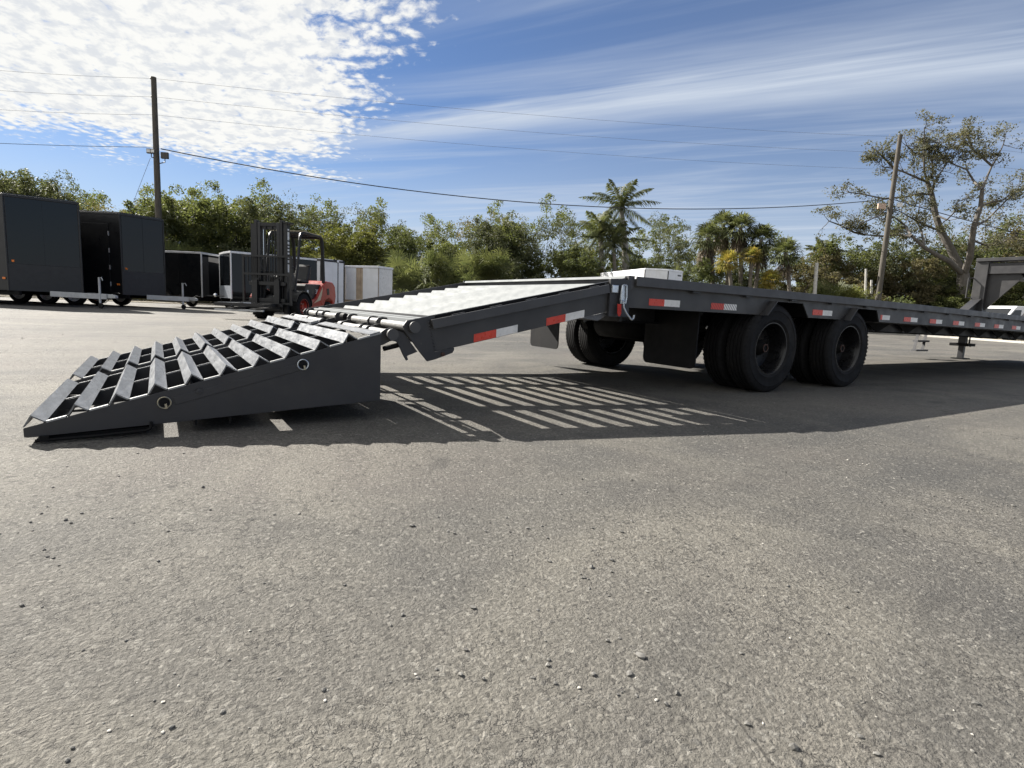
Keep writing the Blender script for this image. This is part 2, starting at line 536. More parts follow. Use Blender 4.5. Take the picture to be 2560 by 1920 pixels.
def leaf_mat(name, c1, c2, trans=0.35, nscale=0.8):
    trans = min(0.6, trans + 0.17)
    m = bpy.data.materials.new(name)
    m.use_nodes = True
    m.node_tree.nodes.clear()
    gg = NG(m.node_tree)
    geo = gg.node('ShaderNodeNewGeometry')
    oi = gg.node('ShaderNodeObjectInfo')
    n = gg.noise(geo.outputs['Position'], nscale, 3, 0.6)
    rnd = geo.outputs['Random Per Island']
    f = gg.m('ADD', gg.m('MULTIPLY', gg.smooth(n, 0.3, 0.7), 0.55), gg.m('MULTIPLY', rnd, 0.45))
    c = gg.mix(f, c1, c2)
    c = gg.mul(c, gg.lin(oi.outputs['Random'], 0, 1, 0.70, 1.06))
    d = gg.node('ShaderNodeBsdfPrincipled')
    d.inputs['Roughness'].default_value = 0.6
    d.inputs['Specular IOR Level'].default_value = 0.22
    gg.l.new(c, d.inputs['Base Color'])
    t = gg.node('ShaderNodeBsdfTranslucent')
    gg.l.new(gg.mul(c, (1.1, 1.12, 0.72, 1)), t.inputs['Color'])
    mx = gg.node('ShaderNodeMixShader')
    mx.inputs[0].default_value = trans
    gg.l.new(d.outputs[0], mx.inputs[1])
    gg.l.new(t.outputs[0], mx.inputs[2])
    o = gg.node('ShaderNodeOutputMaterial')
    gg.l.new(mx.outputs[0], o.inputs[0])
    return m


M['leaf_green'] = leaf_mat('bush_leaf', (0.060, 0.078, 0.030), (0.152, 0.160, 0.066))
M['leaf_oak'] = leaf_mat('oak_leaf', (0.058, 0.070, 0.035), (0.14, 0.146, 0.078), 0.18)
M['leaf_grey'] = leaf_mat('grey_olive_leaf', (0.075, 0.078, 0.048), (0.175, 0.165, 0.105), 0.22)
M['leaf_brown'] = leaf_mat('brown_leaf', (0.10, 0.092, 0.052), (0.22, 0.19, 0.11), 0.28)
M['leaf_dark'] = leaf_mat('dark_leaf', (0.068, 0.088, 0.037), (0.165, 0.18, 0.075), 0.28)
M['leaf_lime'] = leaf_mat('yellow_green_leaf', (0.10, 0.118, 0.035), (0.225, 0.22, 0.075), 0.3)
M['palm_green'] = leaf_mat('palm_leaf', (0.062, 0.08, 0.035), (0.17, 0.178, 0.085), 0.2, 0.9)
M['palm_yellow'] = leaf_mat('yellow_palm_leaf', (0.13, 0.16, 0.045), (0.34, 0.24, 0.06), 0.25, 1.6)
M['palm_dead'] = leaf_mat('dead_palm_leaf', (0.12, 0.095, 0.07), (0.26, 0.21, 0.155), 0.15, 0.8)


def ground_mat():
    m, gg, b = newmat('weathered_asphalt')
    gg.dims = '2D'
    P = gg.node('ShaderNodeNewGeometry').outputs['Position']
    big = gg.noise(P, 0.23, 3, 0.6, 0.6)
    mid = gg.noise(P, 1.3, 5, 0.68, 0.3)
    st_ = gg.node('ShaderNodeMapping')
    st_.inputs['Rotation'].default_value = (0, 0, R(32))
    st_.inputs['Scale'].default_value = (0.16, 1.5, 1)
    gg.l.new(P, st_.inputs[0])
    streak = gg.noise(st_.outputs[0], 0.9, 3, 0.6, 0.4)
    # warped coordinates make the chips angular and uneven
    wn = gg.node('ShaderNodeTexNoise', noise_dimensions='2D')
    wn.inputs['Scale'].default_value = 75.0
    wn.inputs['Detail'].default_value = 2.0
    gg.l.new(P, wn.inputs['Vector'])
    dv = gg.vm('SCALE', gg.vm('SUBTRACT', wn.outputs['Color'], (0.5, 0.5, 0.5)))
    dv.node.inputs['Scale'].default_value = 0.013
    PW = gg.vm('ADD', P, dv)
    agg = gg.node('ShaderNodeTexVoronoi', feature='F1', voronoi_dimensions='2D')
    agg.inputs['Scale'].default_value = 125.0
    gg.l.new(PW, agg.inputs['Vector'])
    sepa = gg.node('ShaderNodeSeparateColor')
    gg.l.new(agg.outputs['Color'], sepa.inputs[0])
    agg2 = gg.node('ShaderNodeTexVoronoi', feature='F1', voronoi_dimensions='2D')
    agg2.inputs['Scale'].default_value = 48.0
    gg.l.new(PW, agg2.inputs['Vector'])
    sepb = gg.node('ShaderNodeSeparateColor')
    gg.l.new(agg2.outputs['Color'], sepb.inputs[0])
    grit = gg.noise(P, 80.0, 5, 0.74)
    tone = gg.m('ADD', gg.m('ADD', gg.m('MULTIPLY', big, 0.46), gg.m('MULTIPLY', mid, 0.40)), gg.m('MULTIPLY', streak, 0.40))
    k = 0.505
    def c3(r, g_, b_):
        return (r * k * .99, g_ * k, b_ * k * .99)
    base = gg.mix(gg.smooth(tone, 0.46, 0.80), c3(0.140, 0.134, 0.127), c3(0.275, 0.254, 0.224))
    pink = gg.smooth(gg.noise(P, 0.55, 2, 0.6), 0.5, 0.75, 0.0, 0.5)
    base = gg.mix(pink, base, c3(0.245, 0.213, 0.190))
    dust = gg.smooth(gg.noise(P, 0.38, 4, 0.7, 0.8), 0.50, 0.68, 0.0, 0.65)
    base = gg.mix(dust, base, c3(0.33, 0.305, 0.262))
    # every chip has its own tone; a few are pale or dark
    base = gg.mul(base, gg.lin(sepa.outputs[0], 0, 1, 0.86, 1.14))
    base = gg.mix(gg.m('MULTIPLY', gg.smooth(sepa.outputs[1], 0.90, 0.98), 0.5), base, c3(0.52, 0.49, 0.44))
    base = gg.mix(gg.m('MULTIPLY', gg.smooth(sepa.outputs[2], 0.90, 0.98), 0.5), base, c3(0.075, 0.07, 0.066))
    big_st = gg.m('MULTIPLY', gg.smooth(agg2.outputs['Distance'], 0.34, 0.26), gg.smooth(sepb.outputs[0], 0.88, 0.92))
    base = gg.mix(gg.m('MULTIPLY', big_st, 0.7), base, gg.mix(sepb.outputs[1], c3(0.12, 0.115, 0.11), c3(0.50, 0.47, 0.42)))
    base = gg.mul(base, gg.lin(grit, 0.25, 0.75, 0.62, 1.34))
    # short wrinkled cracks
    rid = gg.m('ABSOLUTE', gg.m('SUBTRACT', gg.noise(P, 8.5, 5, 0.66), 0.5))
    crack = gg.m('MULTIPLY', gg.smooth(rid, 0.012, 0.003), gg.smooth(mid, 0.44, 0.56))
    base = gg.mix(gg.m('MULTIPLY', crack, 0.7), base, c3(0.055, 0.052, 0.05))
    # a few long cracks, rubbed tyre marks and old drips
    lc = gg.m('ABSOLUTE', gg.m('SUBTRACT', gg.noise(P, 0.62, 5, 0.6), 0.5))
    longc = gg.m('MULTIPLY', gg.smooth(lc, 0.0022, 0.0006), gg.smooth(gg.noise(P, 0.9, 1, 0.5), 0.48, 0.56))
    base = gg.mix(gg.m('MULTIPLY', longc, 0.6), base, c3(0.06, 0.056, 0.052))
    drip = gg.smooth(gg.noise(P, 1.9, 2, 0.55, 0.3), 0.70, 0.80, 0.0, 0.55)
    base = gg.mix(drip, base, c3(0.10, 0.095, 0.09))
    gg.l.new(base, b.inputs['Base Color'])
    b.inputs['Roughness'].default_value = 0.82
    b.inputs['Specular IOR Level'].default_value = 0.3
    h = gg.m('ADD', gg.m('MULTIPLY', gg.smooth(agg.outputs['Distance'], 0.75, 0.1), gg.lin(sepa.outputs[0], 0, 1, 0.1, 0.75)), gg.m('MULTIPLY', grit, 2.6))
    h = gg.m('SUBTRACT', gg.m('ADD', h, gg.m('MULTIPLY', big_st, 0.5)), gg.m('MULTIPLY', crack, 0.9))
    bn = gg.node('ShaderNodeBump')
    bn.inputs['Strength'].default_value = 0.7
    bn.inputs['Distance'].default_value = 0.0045
    gg.l.new(h, bn.inputs['Height'])
    gg.l.new(bn.outputs[0], b.inputs['Normal'])
    return m


M['asphalt'] = ground_mat()


def verge_mat():
    m, gg, b = newmat('leaf_litter_soil')
    P = gg.node('ShaderNodeNewGeometry').outputs['Position']
    c = gg.mix(gg.smooth(gg.noise(P, 1.2, 6, 0.7), 0.35, 0.65), (0.10, 0.08, 0.055), (0.30, 0.26, 0.20))
    c = gg.mix(gg.smooth(gg.noise(P, 0.5, 5, 0.7), 0.5, 0.7), c, (0.07, 0.085, 0.035))
    c = gg.mul(c, gg.lin(gg.noise(P, 14, 4, 0.7), 0.25, 0.75, 0.55, 1.4))
    gg.l.new(c, b.inputs['Base Color'])
    b.inputs['Roughness'].default_value = 0.95
    bn = gg.node('ShaderNodeBump')
    bn.inputs['Strength'].default_value = 1.0
    bn.inputs['Distance'].default_value = 0.05
    gg.l.new(gg.noise(P, 9, 5, 0.7), bn.inputs['Height'])
    gg.l.new(bn.outputs[0], b.inputs['Normal'])
    return m


M['verge'] = verge_mat()

# ------------------------------------------------------------------ ground
gnd = MB().add([(-900, -900, 0), (900, -900, 0), (900, 900, 0), (-900, 900, 0)], [(0, 1, 2, 3)]).build('ground', M['asphalt'], recalc=False)
gnd['kind'] = 'structure'
# planted verge beyond the yard; its edge is the pale kerb on the right
edge = [gp(2900, 26), gp(2560, 32.4), gp(2380, 38), gp(2178, 44), gp(1800, 45), gp(1300, 44), gp(960, 38), gp(700, 34), gp(430, 31), gp(150, 29), gp(-300, 27)]
back = [gp(-900, 160), gp(3600, 160)]
vb = MB()
vb.prism([(p[0], p[1]) for p in edge] + [(p[0], p[1]) for p in back], 'z', 0.004, 0.03)
vg = vb.build('verge', M['verge'])
vg['kind'] = 'structure'
kb = MB()
kp = [Vector(p) for p in edge[:6]]
for i in range(len(kp) - 1):
    kb.bar(kp[i] + Vector((0, 0, .06)), kp[i + 1] + Vector((0, 0, .06)), 0.30, 0.12)
ko = kb.build('kerb', M['kerb'])
ko['kind'] = 'structure'

# ------------------------------------------------------------------ the flatbed trailer
TW = 2.57
TR = thing('flatbed_trailer', 'long charcoal gooseneck flatbed trailer with dovetail and two lowered ramps', 'trailer', (1.8, TW / 2, 0), world=True)


def zc(x):
    return -0.0006 * x * x if x > 0 else 0.0


XS = [0.0, 1.0, 2.0, 3.0, 4.0, 5.0, 6.0, 7.0, 8.0, 9.0, 10.0, 11.0, 12.0, 13.2]


def sweep(mb, y0, y1, z0, z1, xs):
    """box along X that follows the camber"""
    P, Fc = [], []
    for x in xs:
        c = zc(x)
        P += [(x, y0, z0 + c), (x, y1, z0 + c), (x, y1, z1 + c), (x, y0, z1 + c)]
    for i in range(len(xs) - 1):
        a, b = 4 * i, 4 * i + 4
        for k in range(4):
            Fc.append((a + k, a + (k + 1) % 4, b + (k + 1) % 4, b + k))
    Fc += [(3, 2, 1, 0), tuple(4 * (len(xs) - 1) + k for k in range(4))]
    return mb.add(P, Fc)


# rub rails (near, far)
for ys in ((-0.020, -0.006), (TW + 0.006, TW + 0.020)):
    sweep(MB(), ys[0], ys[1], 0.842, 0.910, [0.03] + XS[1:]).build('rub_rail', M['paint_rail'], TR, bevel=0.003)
# side frames with wheel cut-outs
side_poly = [(0.0, 0.690), (1.568, 0.690), (1.697, 0.813), (2.192, 0.813), (2.303, 0.688), (2.924, 0.686), (3.05, 0.806), (3.568, 0.804), (3.647, 0.682)]
for x in XS[4:]:
    side_poly.append((x, 0.690 + zc(x)))
for x in reversed(XS):
    side_poly.append((x, 0.895 + zc(x)))
for y0, y1 in ((0.028, 0.040), (TW - 0.040, TW - 0.028)):
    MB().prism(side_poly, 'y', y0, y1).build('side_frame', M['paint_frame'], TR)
    s = 1 if y0 < 1 else -1
    ya, yb = (y0 + .0125, y0 + .085) if s > 0 else (y1 - .085, y1 - .0125)
    for xa, xb in ((0.01, 1.56), (2.31, 2.915), (3.655, 5.0), (5.0, 6.5), (6.5, 8.0), (8.0, 10.0), (10.0, 13.1)):
        mb = MB()
        mb.add([(xa, ya, .690 + zc(xa)), (xb, ya, .690 + zc(xb)), (xb, yb, .690 + zc(xb)), (xa, yb, .690 + zc(xa)), (xa, ya, .702 + zc(xa)), (xb, ya, .702 + zc(xb)), (xb, yb, .702 + zc(xb)), (xa, yb, .702 + zc(xa))],
               [(0, 3, 2, 1), (4, 5, 6, 7), (0, 1, 5, 4), (1, 2, 6, 5), (2, 3, 7, 6), (3, 0, 4, 7)])
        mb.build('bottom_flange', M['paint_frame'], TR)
# boxed fenders over the duals
for xa, xb, xc, xd, dzz in ((1.568, 1.697, 2.192, 2.303, 0.0), (2.924, 3.05, 3.568, 3.647, -0.006)):
    for y0, y1 in ((0.0405, 0.66), (TW - 0.66, TW - 0.0405)):
        mb = MB()
        t = 0.012
        mb.prism([(xa - t, .688 + dzz), (xb - t, .813 + dzz + t), (xc + t, .813 + dzz + t), (xd + t, .688 + dzz), (xd, .688 + dzz), (xc, .813 + dzz), (xb, .813 + dzz), (xa, .688 + dzz)], 'y', y0, y1)
        mb.build('fender', M['under'], TR)
for xa, xb, dzz in ((1.568, 1.697, 0.0), (2.924, 3.05, -0.006)):
    MB().prism([(xa - .012, .686 + dzz), (xb - .012, .815 + dzz), (xb + .002, .815 + dzz), (xa + .002, .686 + dzz)], 'y', -0.045, 0.0275).build('fender_lip', M['paint'], TR, bevel=.002)
# stake pockets under the rails
pk = MB().box(-0.045, 0.045, -0.005, 0.027, -0.018, 0.058).mesh('stake_pocket', M['paint'])
cap = MB().box(-0.03, 0.03, -0.004, 0.026, 0.0585, 0.064).mesh('pocket_cap', M['edge'])
for i in range(20):
    x = 0.69 + 0.657 * i
    if x > 13.1:
        break
    link('stake_pocket', pk, TR, (x - 1.8, -TW / 2, 0.846 + zc(x)))
    q = link('stake_pocket', pk, TR, (x - 1.8, TW / 2, 0.846 + zc(x)), rot=(0, 0, math.pi))
# deck boards (run the length of the bed)
nb = 13
for i in range(nb):
    y0 = 0.07 + i * (TW - 0.14) / nb
    sweep(MB(), y0 + 0.003, y0 + (TW - 0.14) / nb - 0.003, 0.862, 0.900, XS).build('deck_board', M['fence_wood'], TR)
# rear header of the fixed deck with its bright nosing
MB().box(-0.002, 0.026, 0.042, TW - 0.042, 0.700, 0.896).build('rear_header', M['paint'], TR, bevel=0.003)
MB().prism([(-0.030, 0.893), (-0.004, 0.893), (-0.004, 0.912), (-0.018, 0.912)], 'y', 0.05, TW - 0.05).build('deck_nosing', M['slat'], TR)
for y in (0.004, TW - 0.034):
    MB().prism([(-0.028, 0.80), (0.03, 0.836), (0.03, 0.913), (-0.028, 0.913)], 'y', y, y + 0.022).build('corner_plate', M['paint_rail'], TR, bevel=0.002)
# main beams under the deck: bottom chord, web and dark diagonal plates
for y in (0.62, TW - 0.62):
    sg = 1 if y < 1 else -1
    sweep(MB(), y - 0.006, y + 0.006, 0.585, 0.858, [0.4] + XS[1:]).build('beam_web', M['paint'], TR)
    sweep(MB(), y - 0.06, y + 0.06, 0.568, 0.584, [0.4] + XS[1:]).build('beam_flange', M['under'], TR)
    for i in range(12):
        x0 = 4.0 + i * 0.80
        if x0 > 12.4:
            break
        c = zc(x0)
        MB().prism([(x0 - .30, .6845 + c), (x0 + .30, .6845 + c), (x0 + 0.03, .586 + c), (x0 - 0.03, .586 + c)], 'y', y - sg * 0.060, y - sg * 0.048).build('web_plate', M['under'], TR)
for i in range(21):
    x = 0.45 + i * 0.61
    if 1.5 < x < 3.7:
        continue
    MB().box(x - 0.03, x + 0.03, 0.09, TW - 0.09, 0.76 + zc(x), 0.861 + zc(x)).build('cross_member', M['under'], TR)

# wheels
TYR = 0.395
prof = [(0.232, -0.088), (0.255, -0.098), (0.258, -0.102), (0.264, -0.102), (0.267, -0.1005), (0.315, -0.107), (0.330, -0.1075), (0.333, -0.1105), (0.338, -0.1105), (0.341, -0.1065), (0.352, -0.104), (0.378, -0.094), (0.390, -0.085), (0.3945, -0.074)]
gx = (-0.052, -0.018, 0.018, 0.052)
for gxx in gx:
    prof += [(0.395, gxx - 0.0065), (0.384, gxx - 0.0045), (0.384, gxx + 0.0045), (0.395, gxx + 0.0065)]
prof += [(0.3945, 0.074), (0.390, 0.085), (0.378, 0.094), (0.352, 0.104), (0.315, 0.107), (0.262, 0.100), (0.232, 0.088), (0.222, 0.06), (0.222, -0.06)]
tyre = MB().lathe(prof, 64)
for k in range(60):                                        # shoulder lugs
    a = 2 * math.pi * k / 60
    for s in (-1, 1):
        c0, s0 = math.cos(a), math.sin(a)
        c1, s1 = math.cos(a + 0.05), math.sin(a + 0.05)
        tyre.add([(.3935 * c0, s * .076, .3935 * s0), (.3935 * c1, s * .076, .3935 * s1), (.378 * c1, s * .0965, .378 * s1), (.378 * c0, s * .0965, .378 * s0),
                  (.3975 * c0, s * .078, .3975 * s0), (.3975 * c1, s * .078, .3975 * s1), (.381 * c1, s * .0995, .381 * s1), (.381 * c0, s * .0995, .381 * s0)],
                 [(0, 1, 2, 3), (7, 6, 5, 4), (0, 4, 5, 1), (1, 5, 6, 2), (2, 6, 7, 3), (3, 7, 4, 0)])
tyre_me = tyre.mesh('tyre', M['rubber'], True)
rimb = MB().lathe([(0.226, -0.092), (0.234, -0.092), (0.236, -0.082), (0.215, -0.074), (0.205, -0.05), (0.200, 0.02), (0.19, 0.055), (0.10, 0.070), (0.075, 0.072), (0.075, 0.080), (0.10, 0.079), (0.20, 0.066), (0.222, 0.075), (0.236, 0.084), (0.228, 0.092), (0.212, 0.08), (0.212, -0.07)], 48)
rim_me = rimb.mesh('rim', M['rim'], True)
hubb = MB().lathe([(0.001, -0.03), (0.040, -0.028), (0.052, 0.0), (0.072, 0.03), (0.072, 0.085), (0.001, 0.085)], 24, closed=False)
for k in range(8):
    a = 2 * math.pi * k / 8
    hubb.tube([(0.085 * math.cos(a), 0.045, 0.085 * math.sin(a)), (0.085 * math.cos(a), 0.08, 0.085 * math.sin(a))], 0.011, 6)
hub_me = hubb.mesh('hub', M['under'], True)
ring_me = MB().lathe([(0.030, -0.036), (0.040, -0.036), (0.042, -0.030), (0.030, -0.030)], 6).mesh('hub_nut', M['copper'])
AX = (1.788, 3.097)
for ax in AX:
    for yc, s in ((0.125, 1), (0.375, -1), (TW - 0.125, -1), (TW - 0.375, 1)):
        w = link('wheel', tyre_me, TR, (ax - 1.8, yc - TW / 2, TYR), rot=(0, 0, 0))
        link('rim', rim_me, w, rot=(0, 0, 0 if s > 0 else math.pi))
        if yc < 0.2 or yc > TW - 0.2:
            link('hub', hub_me, w, rot=(0, 0, 0 if s > 0 else math.pi))
            link('hub_nut', ring_me, w, (0, -0.002 * s, 0), rot=(0, 0, 0 if s > 0 else math.pi))
    MB().tube([(ax, 0.2, TYR), (ax, TW - 0.2, TYR)], 0.062, 14).build('axle', M['under'], TR, True)
    for y in (0.66, TW - 0.66):
        mb = MB()
        for k in range(4):
            L = 0.46 - 0.09 * k
            mb.bar((ax - L, y, .50 - .016 * k), (ax, y, .462 - .016 * k), 0.07, 0.012)
            mb.bar((ax, y, .462 - .016 * k), (ax + L, y, .50 - .016 * k), 0.07, 0.012)
        mb.build('leaf_spring', M['under'], TR)
for xh in (1.25, 2.44, 3.63):
    for y in (0.66, TW - 0.66):
        MB().prism([(xh - .12, .567), (xh + .12, .567), (xh + .05, .46), (xh - .05, .46)], 'y', y - .04, y + .04).build('spring_hanger', M['under'], TR)

# brake lines and chambers
for ax in AX:
    for y, s in ((0.62, 1), (TW - 0.62, -1)):
        MB().lathe([(.001, -.07), (.06, -.06), (.075, -.01), (.075, .01), (.06, .06), (.001, .07)], 16, 'x', (ax - .22, y + s * .12, .44), closed=False).build('brake_chamber', M['under'], TR, True)
        MB().tube([(ax - .2, y + s * .12, .50), (ax - .1, y + s * .16, .60), (ax + .1, y + s * .14, .63), (ax + .4, y + s * .10, .60)], .009, 6).build('air_hose', M['under'], TR, True)
# mud flaps
for y0, y1 in ((0.13, 0.72), (TW - 0.55, TW - 0.005)):
    z0 = 0.215
    pl = []
    for cx_, cz_, a0 in ((y1 - .05, z0 + .05, -90), (y1 - .05, .66, 0), (y0 + .05, .66, 90), (y0 + .05, z0 + .05, 180)):
        for k in range(5):
            a = R(a0 + 22.5 * k)
            pl.append((cx_ + .05 * math.cos(a), cz_ + .05 * math.sin(a)))
    MB().prism(pl, 'x', 0.90, 0.912).build('mud_flap', M['flap'], TR)
    MB().box(0.895, 0.945, y0, y1, 0.662, 0.70).build('flap_bracket', M['under'], TR)
# cross tube, air tank and rear lamp box between the frame rails
MB().tube([(0.62, 0.6, 0.60), (0.62, TW - 0.6, 0.60)], 0.028, 10).build('cross_tube', M['paint'], TR, True)
MB().lathe([(0.001, -0.36), (0.09, -0.35), (0.125, -0.30), (0.125, 0.30), (0.09, 0.35), (0.001, 0.36)], 20, o=(1.16, TW / 2, 0.52), closed=False).build('air_tank', M['under'], TR, True)
MB().box(0.30, 0.325, 0.42, 0.66, 0.58, 0.700).build('light_bracket', M['paint'], TR)
MB().prism([(0.10, 0.560), (0.10, 0.70), (0.40, 0.70)], 'y', 0.615, 0.63).build('gusset', M['paint'], TR)
MB().prism([(-0.41, 0.602), (-0.10, 0.668), (-0.12, 0.660), (-0.26, 0.588)], 'y', 0.038, 0.30).build('hinge_gusset', M['step'], TR)  # lighter steel than the frame, standing in for bounce light from the ground

# reflective tape
tapes = [(0.21, 0.371, 0.541, .7135, 0), (0.907, 1.066, 1.23, .7135, 1), (2.365, 2.535, 2.704, .716, 0), (3.695, 3.70, 3.862, .708, 0)]
for xa in (4.19, 4.84, 5.49, 6.16, 6.82, 7.48, 8.14):
    tapes.append((xa, xa + .165, xa + .33, 0.7135 + zc(xa), 0))
for i, (xa, xb, xc, z0, h) in enumerate(tapes):
    c = -0.0006 * 0
    sl = 0.0006 * 2 * max(0, xa)
    for x0, x1, mk, nm in ((xa if i != 3 else 3.66, xb, 'tape_red', 'red_tape'), (xb, xc, 'tape_white', 'white_tape')):
        MB().prism([(x0, z0 - sl * (x0 - xa)), (x1, z0 - sl * (x1 - xa)), (x1, z0 + .050 - sl * (x1 - xa)), (x0, z0 + .050 - sl * (x0 - xa))], 'y', 0.0262, 0.0275).build(nm, M[mk + ('_h' if h else '')], TR)

for xa, xb, xc in ((-1.24, -1.085, -0.930), (-0.71, -0.556, -0.398)):
    for x0, x1, mk, nm in ((xa, xb, 'tape_red', 'red_tape'), (xb, xc, 'tape_white', 'white_tape')):
        zl = lambda x: 0.432 + .212 * (x + 1.238)
        MB().prism([(x0, zl(x0)), (x1, zl(x1)), (x1, zl(x1) + .049), (x0, zl(x0) + .049)], 'y', 0.0205, 0.0218).build(nm, M[mk], TR)
# ---- dovetail (slopes from the fixed deck down to the ramp hinge)
DS = 0.212                                            # slope dz/dx


def dz_(x):
    return 0.910 + DS * x


for y0, y1 in ((0.022, 0.036), (TW - 0.036, TW - 0.022)):
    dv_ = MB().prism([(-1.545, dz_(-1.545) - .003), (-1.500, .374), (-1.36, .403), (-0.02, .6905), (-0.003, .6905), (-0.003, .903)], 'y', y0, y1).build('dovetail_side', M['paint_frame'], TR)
    s = y0 < 1
    ya, yb = (-0.016, -0.004) if s else (TW + .004, TW + .016)
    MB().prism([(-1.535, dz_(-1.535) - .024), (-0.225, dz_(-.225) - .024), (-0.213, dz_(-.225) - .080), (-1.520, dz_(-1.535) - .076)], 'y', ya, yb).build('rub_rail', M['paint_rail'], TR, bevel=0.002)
    for k in range(5):
        x = -1.36 + k * 0.255
        yy0, yy1 = (-0.0035, 0.0215) if s else (TW - .0215, TW + .0035)
        MB().prism([(x - .04, dz_(x - .04) - .018), (x + .04, dz_(x + .04) - .018), (x + .05, dz_(x + .04) - .075), (x - .03, dz_(x - .04) - .075)], 'y', yy0, yy1).build('stake_pocket', M['paint'], TR)
    sa, sb = (0.0195, 0.0215) if s else (TW - .0215, TW - .0195)
    MB().prism([(-1.50, dz_(-1.50) - .034), (-0.235, dz_(-.235) - .034), (-0.235, dz_(-.235) - .008), (-1.50, dz_(-1.50) - .008)], 'y', sa, sb).build('rail_gap_shade', M['under'], TR)  # black strip laid on for the shade in the gap behind the rail
    # hinge plate at the tail
    hp = [(-1.695, .522), (-1.672, .552), (-1.546, .579), (-1.542, .563), (-1.500, .374), (-1.375, .401), (-1.373, .389), (-1.384, .370), (-1.495, .332), (-1.544, .321), (-1.590, .373), (-1.689, .498)]
    ha, hb = (0.010, 0.0215) if s else (TW - .0215, TW - .010)
    MB().prism(hp, 'y', ha, hb).build('hinge_plate', M['paint'], TR, bevel=0.002)
    wl = MB()
    for k in range(9):
        f = k / 8
        wl.lathe([(0.001, -.004), (.006, 0), (.001, .004)], 6, 'y', (-1.541 + .042 * f, ha - .001 if s else hb + .001, .545 - .155 * f), closed=False)
    wl.build('weld_bead', M['paint'], TR, True)
    yy = 0.006 if s else TW - .006
    MB().lathe([(0.001, -.006), (.012, -.005), (.013, .006), (.001, .006)], 12, 'y', (-1.448, yy, .362), closed=False).build('grease_plug', M['copper'], TR, True)
# longitudinal beams under the slats
for y in (0.755, 1.80):
    MB().prism([(-1.50, dz_(-1.5) - .072), (-0.03, dz_(-.03) - .072), (-0.03, dz_(-.03) - .20), (-1.46, dz_(-1.46) - .20)], 'y', y, y + .012).build('dovetail_beam', M['under'], TR)
# slats: inverted angle bars


def angle_profile(w, h, t, tilt, x0, z0):
    """inverted angle, in the XZ plane, tilted by `tilt` (rad) about Y"""
    pts = [(-w / 2, 0), (0, h), (w / 2, 0), (w / 2 - t * 1.35, 0), (0, h - t * 1.35), (-w / 2 + t * 1.35, 0)]
    c, s = math.cos(tilt), math.sin(tilt)
    return [(x0 + a * c - b * s, z0 + a * s + b * c) for a, b in pts]


TILT_D = math.atan(DS)
slat_me = MB().prism(angle_profile(0.080, 0.040, 0.006, TILT_D, 0, 0), 'y', 0.045, TW - 0.105).mesh('slat', M['slat'])
for k in range(9):
    x = -1.318 + 0.150 * k
    link('slat', slat_me, TR, (x - 1.8, -TW / 2, dz_(x) - .071))
# tail cross beam with two bright flats
MB().prism([(-1.602, .559), (-1.588, .562), (-1.588, .50), (-1.602, .50)], 'y', 0.040, TW - 0.040).build('tail_flat', M['slat'], TR, bevel=0.002)
MB().prism([(-1.5875, .552), (-1.5725, .555), (-1.5725, .50), (-1.5875, .50)], 'y', 0.041, TW - 0.041).build('tail_plate', M['paint'], TR)
MB().prism([(-1.560, .567), (-1.546, .570), (-1.546, .50), (-1.560, .50)], 'y', 0.040, TW - 0.040).build('tail_flat', M['slat'], TR, bevel=0.002)
MB().prism([(-1.5455, .552), (-1.425, .577), (-1.425, .46), (-1.5455, .46)], 'y', 0.041, TW - 0.041).build('tail_plate', M['under'], TR)
MB().box(-1.5715, -1.5605, 0.06, TW - 0.06, .42, .545).build('tail_beam', M['paint'], TR)

# ---- hinge: two long pins, collars and links
HU, HL = (-1.635, .516), (-1.762, .474)
for (hx, hz), segs in ((HU, ((.040, .49), (.76, 1.13), (1.56, 1.90), (2.20, TW - .04))), (HL, ((.045, .34), (.62, .90), (1.62, 1.95), (2.16, TW - .05)))):
    for a, b in segs:
        MB().tube([(hx, a, hz), (hx, b, hz)], 0.024, 18).build('hinge_pin', M['pipe'], TR, True)
    for y in (0.0, TW):
        sg = -1 if y < 1 else 1
        MB().lathe([(0.001, -.012 * sg), (0.030, -.012 * sg), (0.032, -.009 * sg), (0.032, .022 * -sg if False else .008 * sg), (0.001, .008 * sg)], 24, 'y', (hx, y + sg * .012, hz), closed=False).build('pin_cap', M['paint_rail'], TR, True)


def ringplate(cx_, cz_, r, n=14):
    return [(cx_ + r * math.cos(2 * math.pi * k / n), cz_ + r * math.sin(2 * math.pi * k / n)) for k in range(n)]


def hull_link(a, b, ra, rb):
    """capsule between two circles in XZ"""
    a, b = Vector((a[0], a[1])), Vector((b[0], b[1]))
    t = math.atan2(b.y - a.y, b.x - a.x)
    P = [(a.x + ra * math.cos(t + math.pi / 2 + math.pi * k / 8), a.y + ra * math.sin(t + math.pi / 2 + math.pi * k / 8)) for k in range(9)]
    P += [(b.x + rb * math.cos(t - math.pi / 2 + math.pi * k / 8), b.y + rb * math.sin(t - math.pi / 2 + math.pi * k / 8)) for k in range(9)]
    return P


